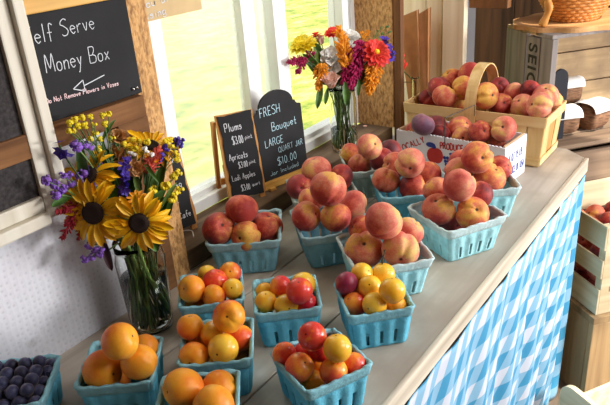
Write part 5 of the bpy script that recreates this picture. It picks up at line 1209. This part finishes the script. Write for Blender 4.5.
bag('tall folded brown kraft bag standing left of its pair behind the splint basket', (397.5, 18), (417, 10), (419, 104), (408.5, 104), 1.822, 0.016, 1)
bag('brown kraft bag with crinkled side folds, right of its pair behind the splint basket', (418.5, 14), (428.5, 8), (427, 100), (420, 104), 1.800, 0.02, 2)
# small glass vase with red blooms behind the stud
V3 = Vector((1.748, 0.866, 0.0))
t = thing('glass_vase', 'small glass bottle vase half hidden behind the brown stud by the paper bags', 'vase', V3)
pr = [(0.016, 0), (0.018, 0.004), (0.018, 0.08), (0.009, 0.12), (0.009, 0.17), (0.012, 0.175)]
lathe_b = lathe(NB(), [(0, 0)] + pr + [(max(0, r - 0.0015), z + (0.002 if i < 1 else 0)) for i, (r, z) in enumerate(pr)][::-1] + [(0, 0.004)], 24); bmesh.ops.recalc_face_normals(lathe_b, faces=lathe_b.faces[:]); link('glass_body', lathe_b, M['glass'], t, True)
def v3(px, py): return onx(px, py, V3.x)
for label, b, e, mt, rr in (('red gladiolus like spike leaning beside the paper bags', (402, 70), (394, 37), 'red', .016), ('small pink red bloom low in the glass bottle vase', (399, 82), (393, 76), 'magenta', .009)):
    base, tip = v3(*b), v3(*e); d = tip - base; t = thing('gladiolus', label, 'flower', base); place('plume', plume_mesh('plume', mt, d.length, rr, 60, 131, 1.4), t, dirmat(d), Vector((0, 0, 0)))
    bm = NB(); tube(bm, [Vector((0, 0, 0)), V3 + Vector((0, 0, 0.16)) - base, V3 + Vector((0, 0, 0.02)) - base], 0.0018, 6); link('stem', bm, M['stem_d'], t)
# ---------------------------------------------------------------- crates beyond the table
U, V = Vector((0.77, -0.64, 0)).normalized(), Vector((0.64, 0.77, 0)).normalized()
yawU = math.atan2(U.y, U.x)
def lpart(t, name, lo, hi, mat, bev=0.0015): return link(name, B(lo, hi, bev), M[mat], t)
F0 = Vector((1.90, 0.513, -0.05))
ca_ = thing('apple_crate', 'weathered grey apple crate on its side stencilled SEIGM, used as a shelf', 'crate', F0, (0, 0, yawU))
L, D, H = 0.66, 0.245, 0.33
for x in (0.0, L - 0.018):
    for k, (y0, y1) in enumerate(((0.0, 0.056), (0.062, 0.124), (0.134, 0.243))): lpart(ca_, 'end_board', (x, y0, 0.004), (x + 0.018 - 0.003 * (k == 2), y1, H - 0.006 - 0.006 * (k == 1)), 'crate_grey')
for k in range(3): lpart(ca_, 'back_slat', (0.0185, D - 0.012, 0.012 + k * 0.106), (L - 0.0185, D - 0.002, 0.114 + k * 0.106), 'crate_tan')
for k in range(3):
    lpart(ca_, 'top_slat', (0.0, 0.004 + k * 0.081, H - 0.0055), (L, 0.079 + k * 0.081, H + 0.005), 'crate_grey' if k == 0 else 'crate_tan'); lpart(ca_, 'bottom_slat', (0.0, -0.02 + k * 0.094, -0.008), (L, 0.064 + k * 0.094, 0.0035), 'crate_low')
lpart(ca_, 'corner_post', (0.0185, 0.03, 0.004), (0.036, 0.06, H - 0.006), 'crate_grey')
# stencil letters on the middle end board
cv = bpy.data.curves.new('stencil', 'FONT'); cv.body = 'SEIGM'; cv.size = 0.060; cv.extrude = 0.0003; cv.offset = 0.0012; cv.space_character = 1.15
tmp = bpy.data.objects.new('tmp', cv); COL.objects.link(tmp); bpy.context.view_layer.update()
me = bpy.data.meshes.new_from_object(tmp); bpy.data.objects.remove(tmp); me.materials.clear(); me.materials.append(M['ink_black'])
st = inst('stencil_lettering', me, ca_); st['label'] = 'faded black stencilled letters SEIGM'
st.matrix_local = Matrix(((0, 0, -1, -0.0004), (0, -1, 0, 0.114), (-1, 0, 0, H - 0.03), (0, 0, 0, 1)))
# lower crate
cb = thing('apple_crate', 'large grey brown slatted crate under the SEIGM crate', 'crate', F0 + Vector((0, 0, -0.44)), (0, 0, yawU))
for k in range(3): lpart(cb, 'front_slat', (0.0, 0.0, 0.006 + k * 0.135), (0.62, 0.014, 0.136 + k * 0.135), 'crate_low'); lpart(cb, 'back_slat', (0.0, 0.30, 0.006 + k * 0.135), (0.62, 0.314, 0.136 + k * 0.135), 'crate_low')
for x in (0.0, 0.602): lpart(cb, 'end_board', (x, 0.0145, 0.0), (x + 0.018, 0.2995, 0.415), 'crate_grey')
for k in range(3): lpart(cb, 'top_slat', (0.0, 0.01 + k * 0.10, 0.4155), (0.62, 0.10 + k * 0.10, 0.4310), 'crate_low')
lpart(cb, 'bottom', (0.02, 0.015, 0.001), (0.60, 0.299, 0.01), 'crate_low')
# pale crate of peaches
K0 = Vector((1.752, 0.284, -0.49))
cc = thing('peach_crate', 'pale new wood slatted crate of peaches right of the tablecloth', 'crate', K0, (0, 0, yawU))
L2, D2, H2 = 0.42, 0.255, 0.29
for x in (0.0, L2 - 0.022):
    for y in (0.0, D2 - 0.022): lpart(cc, 'corner_post', (x + 0.006, y + 0.006, 0.0), (x + 0.026, y + 0.026, H2 - 0.002), 'crate_newy')
for z0, z1 in ((0.0, 0.085), (0.122, 0.182), (0.215, 0.29)):
    for x in (0.0, L2 - 0.004): lpart(cc, 'side_slat', (x, 0.0, z0), (x + 0.006, D2, z1), 'crate_newy')
    lpart(cc, 'back_slat', (0.0065, D2 - 0.006, z0), (L2 - 0.0045, D2, z1 + (0.02 if z1 > .28 else 0)), 'crate_new')
bm = NB()     # front end board with two hand slots
for z0, z1 in ((0.0, 0.07), (0.09, 0.20), (0.22, 0.285)): box(bm, (0.0065, 0.0, z0), (L2 - 0.0045, 0.006, z1), None, 0.001)
for z0, z1 in ((0.07, 0.09), (0.20, 0.22)):
    box(bm, (0.0065, 0.0, z0), (0.035, 0.006, z1)); box(bm, (0.16, 0.0, z0), (L2 - 0.0045, 0.006, z1))
o = link('slotted_front', bm, M['crate_new'], cc)
lpart(cc, 'bottom', (0.007, 0.007, 0.001), (L2 - 0.007, D2 - 0.007, 0.01), 'crate_new')
q = random.Random(77); pc = 0
Mw = Matrix.Translation(K0) @ Matrix.Rotation(yawU, 4, 'Z')
nm = ['front', 'middle', 'back']; lv = ['bottom gap', 'upper gap', 'open top', 'heap']
for lay, (z, xs) in enumerate(((0.045, (0.045,)), (0.105, (0.047,)), (0.168, (0.045,)), (0.222, (0.048, 0.115, 0.182)))):
    for yi, y in enumerate((0.066, 0.130, 0.194)):
        for xi_, x in enumerate(xs):
            if lay == 4: y2 = y + 0.012
            else: y2 = y + q.uniform(-.003, .003)
            if lay == 4 and yi == 2: continue
            o = inst('peach', with_mat(PEA[q.randrange(4)], q.choice(['peach_red', 'peach_dark', 'peach_red', 'peach_coral'])), None)
            o.matrix_world = Matrix.Translation(Mw @ Vector((x, y2, z))) @ dirmat((q.uniform(-1, 1), q.uniform(-1, 1), .5)).to_4x4() @ Matrix.Scale(0.0312, 4)
            tag(o, 'red peach inside the pale slatted crate right of the tablecloth', 'peach', 'peaches in the pale slatted crate')
# plank bench carrying the crates
N0 = K0 - U * 0.015 - V * 0.015; N0.z = -0.8
be = thing('plank_bench', 'brown plank bench under the stacked crates right of the table', 'bench', N0, (0, 0, yawU))
for k in range(5): lpart(be, 'side_plank', (0.0, 0.021 + k * 0.145, 0.0), (0.02, 0.021 + k * 0.145 + 0.142, 0.287), 'plank_mid', 0.003)
for k in range(6): lpart(be, 'front_plank', (k * 0.135, 0.0, 0.0), (k * 0.135 + 0.132, 0.02, 0.287), 'plank_mid', 0.003)
lpart(be, 'top_board', (0.0, 0.0, 0.2875), (0.8, 0.75, 0.309), 'plank_mid')
# bread like bundles on the crate shelf
def bundle(label, x, y, z, w, d, h, rz, seed):
    p = Matrix.Translation(F0) @ Matrix.Rotation(yawU, 4, 'Z') @ Vector((x, y, z)); t = thing('wrapped_bundle', label, 'package', p, (0, 0, yawU + rz), 'brown bundles with white bands on the crate shelf')
    bm = NB(); n = 20; rows = []
    for i in range(15):
        s = -1 + 2 * i / 14; e = (1 - abs(s) ** 6) ** 0.5 * 0.9 + 0.1; rows.append([bm.verts.new((s * w / 2, math.copysign(abs(math.cos(a)) ** .7, math.cos(a)) * d / 2 * e * (1 + .05 * math.sin(9 * s + a * 3)), h / 2 + math.copysign(abs(math.sin(a)) ** .7, math.sin(a)) * h / 2 * e * (1 + .03 * math.sin(11 * s + 2 * a)))) for a in [2 * PI * k / n for k in range(n)]])
    for a, b in zip(rows, rows[1:]):
        for k in range(n): bm.faces.new((a[k], a[(k + 1) % n], b[(k + 1) % n], b[k]))
    bm.faces.new(rows[0][::-1]); bm.faces.new(rows[-1]); link('brown_wrap', bm, M['loaf'], t, True)
    bm = NB(); A = []; 
    for i in range(9):
        s = -0.93 + 1.86 * i / 8; A.append([bm.verts.new((s * w / 2, math.copysign(abs(math.cos(a)) ** .7, math.cos(a)) * (d / 2 + .0035), h / 2 + math.copysign(abs(math.sin(a)) ** .7, math.sin(a)) * (h / 2 + .0035))) for a in [PI * (0.10 + 0.82 * k / 14) for k in range(15)]])
    for a, b in zip(A, A[1:]):
        for k in range(14): bm.faces.new((a[k], a[k + 1], b[k + 1], b[k]))
    o = link('paper_band', bm, M['paper_white'], t, True); md = o.modifiers.new('thick', 'SOLIDIFY'); md.thickness = .0012
bundle('brown bundle with a white paper band, upper left at the back of the crate shelf', 0.085, 0.172, 0.066, 0.085, 0.055, 0.075, 0.05, 1); bundle('brown bundle with a white paper band, upper right at the back of the crate shelf', 0.185, 0.172, 0.070, 0.105, 0.055, 0.082, -.05, 2)
bundle('brown bundle under the white banded upper left one at the back of the crate shelf', 0.105, 0.172, 0.007, 0.10, 0.055, 0.056, 0, 5); bundle('brown bundle under the upper right one at the back of the crate shelf', 0.220, 0.172, 0.007, 0.10, 0.055, 0.06, 0, 6)
bundle('front brown bundle with a wide white band nearest the splint basket', 0.106, 0.085, 0.007, 0.115, 0.09, 0.082, -.1, 3); bundle('brown bundle with white bands at the right edge of the picture', 0.228, 0.088, 0.007, 0.10, 0.085, 0.085, .3, 4)
p = Matrix.Translation(F0) @ Matrix.Rotation(yawU, 4, 'Z') @ Vector((0.046, 0.045, 0.004)); t = thing('tag_board', 'small black round topped chalk tag standing at the crate opening', 'sign', p, (0, 0, yawU - 0.12))
P = [(0, 0), (0.046, 0), (0.046, 0.190)] + [(0.023 + 0.023 * math.cos(a), 0.190 + 0.030 * math.sin(a)) for a in [PI * k / 10 for k in range(1, 10)]] + [(0, 0.190)]
tgf = link('tag_face', prism(NB(), P, 0.008), M['black_tag'], t); write(tgf, 'p', (0.010, 0, 0.115), XD, ZD, 0.03, 'chalk', wt=0.0035); write(tgf, 'o', (0.018, 0, 0.085), XD, ZD, 0.026, 'chalk', wt=0.003); 
# scalloped board and wicker basket on the crate
TP = Matrix.Translation(F0) @ Matrix.Rotation(yawU, 4, 'Z')
bm = NB(); P = []; nS = 120
for k in range(nS):
    a = 2 * PI * k / nS; r = 1 + 0.035 * math.sin(11 * a) + 0.012 * math.sin(5 * a + 1); P.append((0.215 * r * math.cos(a), 0.155 * r * math.sin(a)))
f = [bm.verts.new((x, y, 0)) for x, y in P]; g = [bm.verts.new((x, y, 0.013)) for x, y in P]; bm.faces.new(f[::-1]); bm.faces.new(g)
for k in range(nS): bm.faces.new((f[k], f[(k + 1) % nS], g[(k + 1) % nS], g[k]))
o = tag(link('scalloped_board', bm, M['round']), 'tan oval wooden board with a wavy rim on top of the SEIGM crate', 'board'); o.location = TP @ Vector((0.190, 0.135, H + 0.0055)); o.rotation_euler = (0, 0, yawU)
WB = TP @ Vector((0.155, 0.125, H + 0.019))
wk = thing('wicker_basket', 'honey coloured wicker basket with a stick handle on the scalloped board', 'basket', WB, (0, 0, yawU))
a0, b0, a1, b1, wh = 0.062, 0.050, 0.120, 0.095, 0.085
bm = NB(); nW = 96; rowsN = 9
for j in range(rowsN):
    tt = (j + .5) / rowsN; A_, B_ = a0 + (a1 - a0) * tt ** .8, b0 + (b1 - b0) * tt ** .8
    tube(bm, [((A_ + .0022 * math.cos(k * PI / 2 + j * PI)) * math.cos(2 * PI * k / nW), (B_ + .0022 * math.cos(k * PI / 2 + j * PI)) * math.sin(2 * PI * k / nW), wh * tt) for k in range(nW + 1)], 0.0058, 6, False)
o = link('woven_wall', bm, M['wicker'], wk, True)
for k in range(24):
    a = 2 * PI * k / 24; bm = NB(); tube(bm, [(a0 * math.cos(a), b0 * math.sin(a), 0.004), ((a0 + a1) / 2 * math.cos(a), (b0 + b1) / 2 * math.sin(a), wh * .45), (a1 * math.cos(a), b1 * math.sin(a), wh)], .0022, 6); link('stake', bm, M['wicker'], wk, True)
bm = NB(); tube(bm, [(a1 * 1.01 * math.cos(2 * PI * k / 60), b1 * 1.01 * math.sin(2 * PI * k / 60), wh + .002 + .002 * math.sin(k * 1.3)) for k in range(61)], .0085, 8, False); link('rim', bm, M['wicker'], wk, True)
bm = NB()
for s in (0.98,): 
    vs = [bm.verts.new((a0 * s * math.cos(2 * PI * k / 40), b0 * s * math.sin(2 * PI * k / 40), .004)) for k in range(40)]; f = bm.faces.new(vs); ex = bmesh.ops.extrude_face_region(bm, geom=[f]); [setattr(v, 'co', v.co - Vector((0, 0, .004))) for v in ex['geom'] if isinstance(v, bmesh.types.BMVert)]
link('base', bm, M['wicker'], wk)
bm = NB(); hp = smoothline([(-0.148, -0.055, 0.004), (-0.136, -0.065, 0.05), (-0.142, -0.058, 0.10), (-0.11, -0.04, 0.20), (0, 0, 0.26), (0.10, 0.05, 0.20), (0.15, 0.08, 0.09)], 6)
tube(bm, hp, [0.011 + .0016 * math.sin(i * 1.1) for i in range(len(hp))], 8); o = link('stick_handle', bm, M['wicker_d'], wk, True)
for k, (label, x, y, mt) in enumerate((('white tissue bit inside the wicker basket', 0.02, -0.02, 'paper_white'), ('lilac tissue bit inside the wicker basket', 0.05, 0.03, 'violet'), ('dark packet inside the wicker basket', -0.04, 0.01, 'black_tag'))):
    bm = NB(); 
    for jj in range(5): blob(bm, (rnd(-.02, .02), rnd(-.02, .02), rnd(.02, .05)), .022, 2, (1, .8, 1.2))
    o = tag(link('tissue_wad' if k < 2 else 'dark_packet', bm, M[mt], None, True), label, 'packing'); o.matrix_world = Matrix.Translation(WB) @ Matrix.Rotation(yawU, 4, 'Z') @ Matrix.Translation((x, y, .012))
p = TP @ Vector((0.36, 0.16, H + 0.0055)); o = tag(link('wooden_block', B((-.012, -.012, 0), (.012, .012, .05), .002), M['paper_white']), 'small white wooden block beside the wicker basket', 'block'); o.location = p; o.rotation_euler = (0, 0, yawU)
p = TP @ Vector((0.385, 0.215, H + 0.0055)); t = thing('blue_box', 'blue box with a white letter at the top right corner', 'box', p, (0, 0, yawU)); link('box_body', B((0, 0, 0), (.14, .035, .13), .002), M['cup_blue'], t); write(t, 'C', (.012, 0, .07), XD, ZD, .04, 'chalk', wt=.005)
# wooden tote on the floor at the lower right
d = ray(561, 383).normalized(); p = EYE + d * 2.02; wv = Vector((-0.52, -0.85, 0)).normalized(); yv = math.atan2(wv.y, wv.x)
tt_ = thing('wooden_tote', 'pale wooden tote with an oval hand hole at the bottom right corner', 'crate', (p.x, p.y, -0.8), (0, 0, yv))
ht = p.z + 0.8 + 0.01; wd_ = 0.22
def tote_end(yoff):
    bm = NB(); rc = 0.045; out = [(0, 0), (wd_, 0)] + [(wd_ - rc + rc * math.cos(a), ht - rc + rc * math.sin(a)) for a in [PI / 2 * k / 8 for k in range(9)]] + [(rc - rc * math.cos(PI / 2 - a), ht - rc + rc * math.sin(PI / 2 - a)) for a in [PI / 2 * k / 8 for k in range(9)]][0:]
    hx, hz = wd_ / 2 - .0, ht - 0.062; hole = [(hx + .062 * math.cos(2 * PI * k / 28), hz + .030 * math.sin(2 * PI * k / 28)) for k in range(28)]
    es = []
    for loop in (out, hole):
        vs = [bm.verts.new((x, yoff, z)) for x, z in loop]; es += [bm.edges.new((vs[k], vs[(k + 1) % len(vs)])) for k in range(len(vs))]
    r = bmesh.ops.triangle_fill(bm, edges=es, use_beauty=True, use_dissolve=False)
    ex = bmesh.ops.extrude_face_region(bm, geom=[g for g in r['geom'] if isinstance(g, bmesh.types.BMFace)])
    for v in ex['geom']:
        if isinstance(v, bmesh.types.BMVert): v.co.y += 0.016
    bmesh.ops.recalc_face_normals(bm, faces=bm.faces[:]); return bm
link('end_board', tote_end(0.0), M['crate_new'], tt_)
for x in (0.0, wd_ - .012): link('side_board', B((x, 0.0165, 0.0), (x + .012, 0.22, ht * .6), .001), M['crate_new'], tt_)
link('bottom', B((.0125, 0.0165, .001), (wd_ - .0125, 0.22, .012), .001), M['crate_new'], tt_)
# odds and ends on the ledge and table
bm = NB(); tube(bm, smoothline([onz(178, 232, LZ + .0012), onz(186, 230.5, LZ + .002), onz(192, 231, LZ + .002), onz(193.5, 237, LZ + .0012)], 6), .0012, 6); tag(link('twine_bit', bm, M['paper_white'], None, True), 'pale bit of twine lying on the ledge below the dark sign', 'twine')
bm = NB(); [blob(bm, onz(174, 276, .003) + Vector((rnd(-.003, .003), rnd(-.003, .003), 0)), .003, 1) for _ in range(5)]; tag(link('fallen_petal', bm, M['violet']), 'small fallen violet petal on the table beside the jar', 'petal')
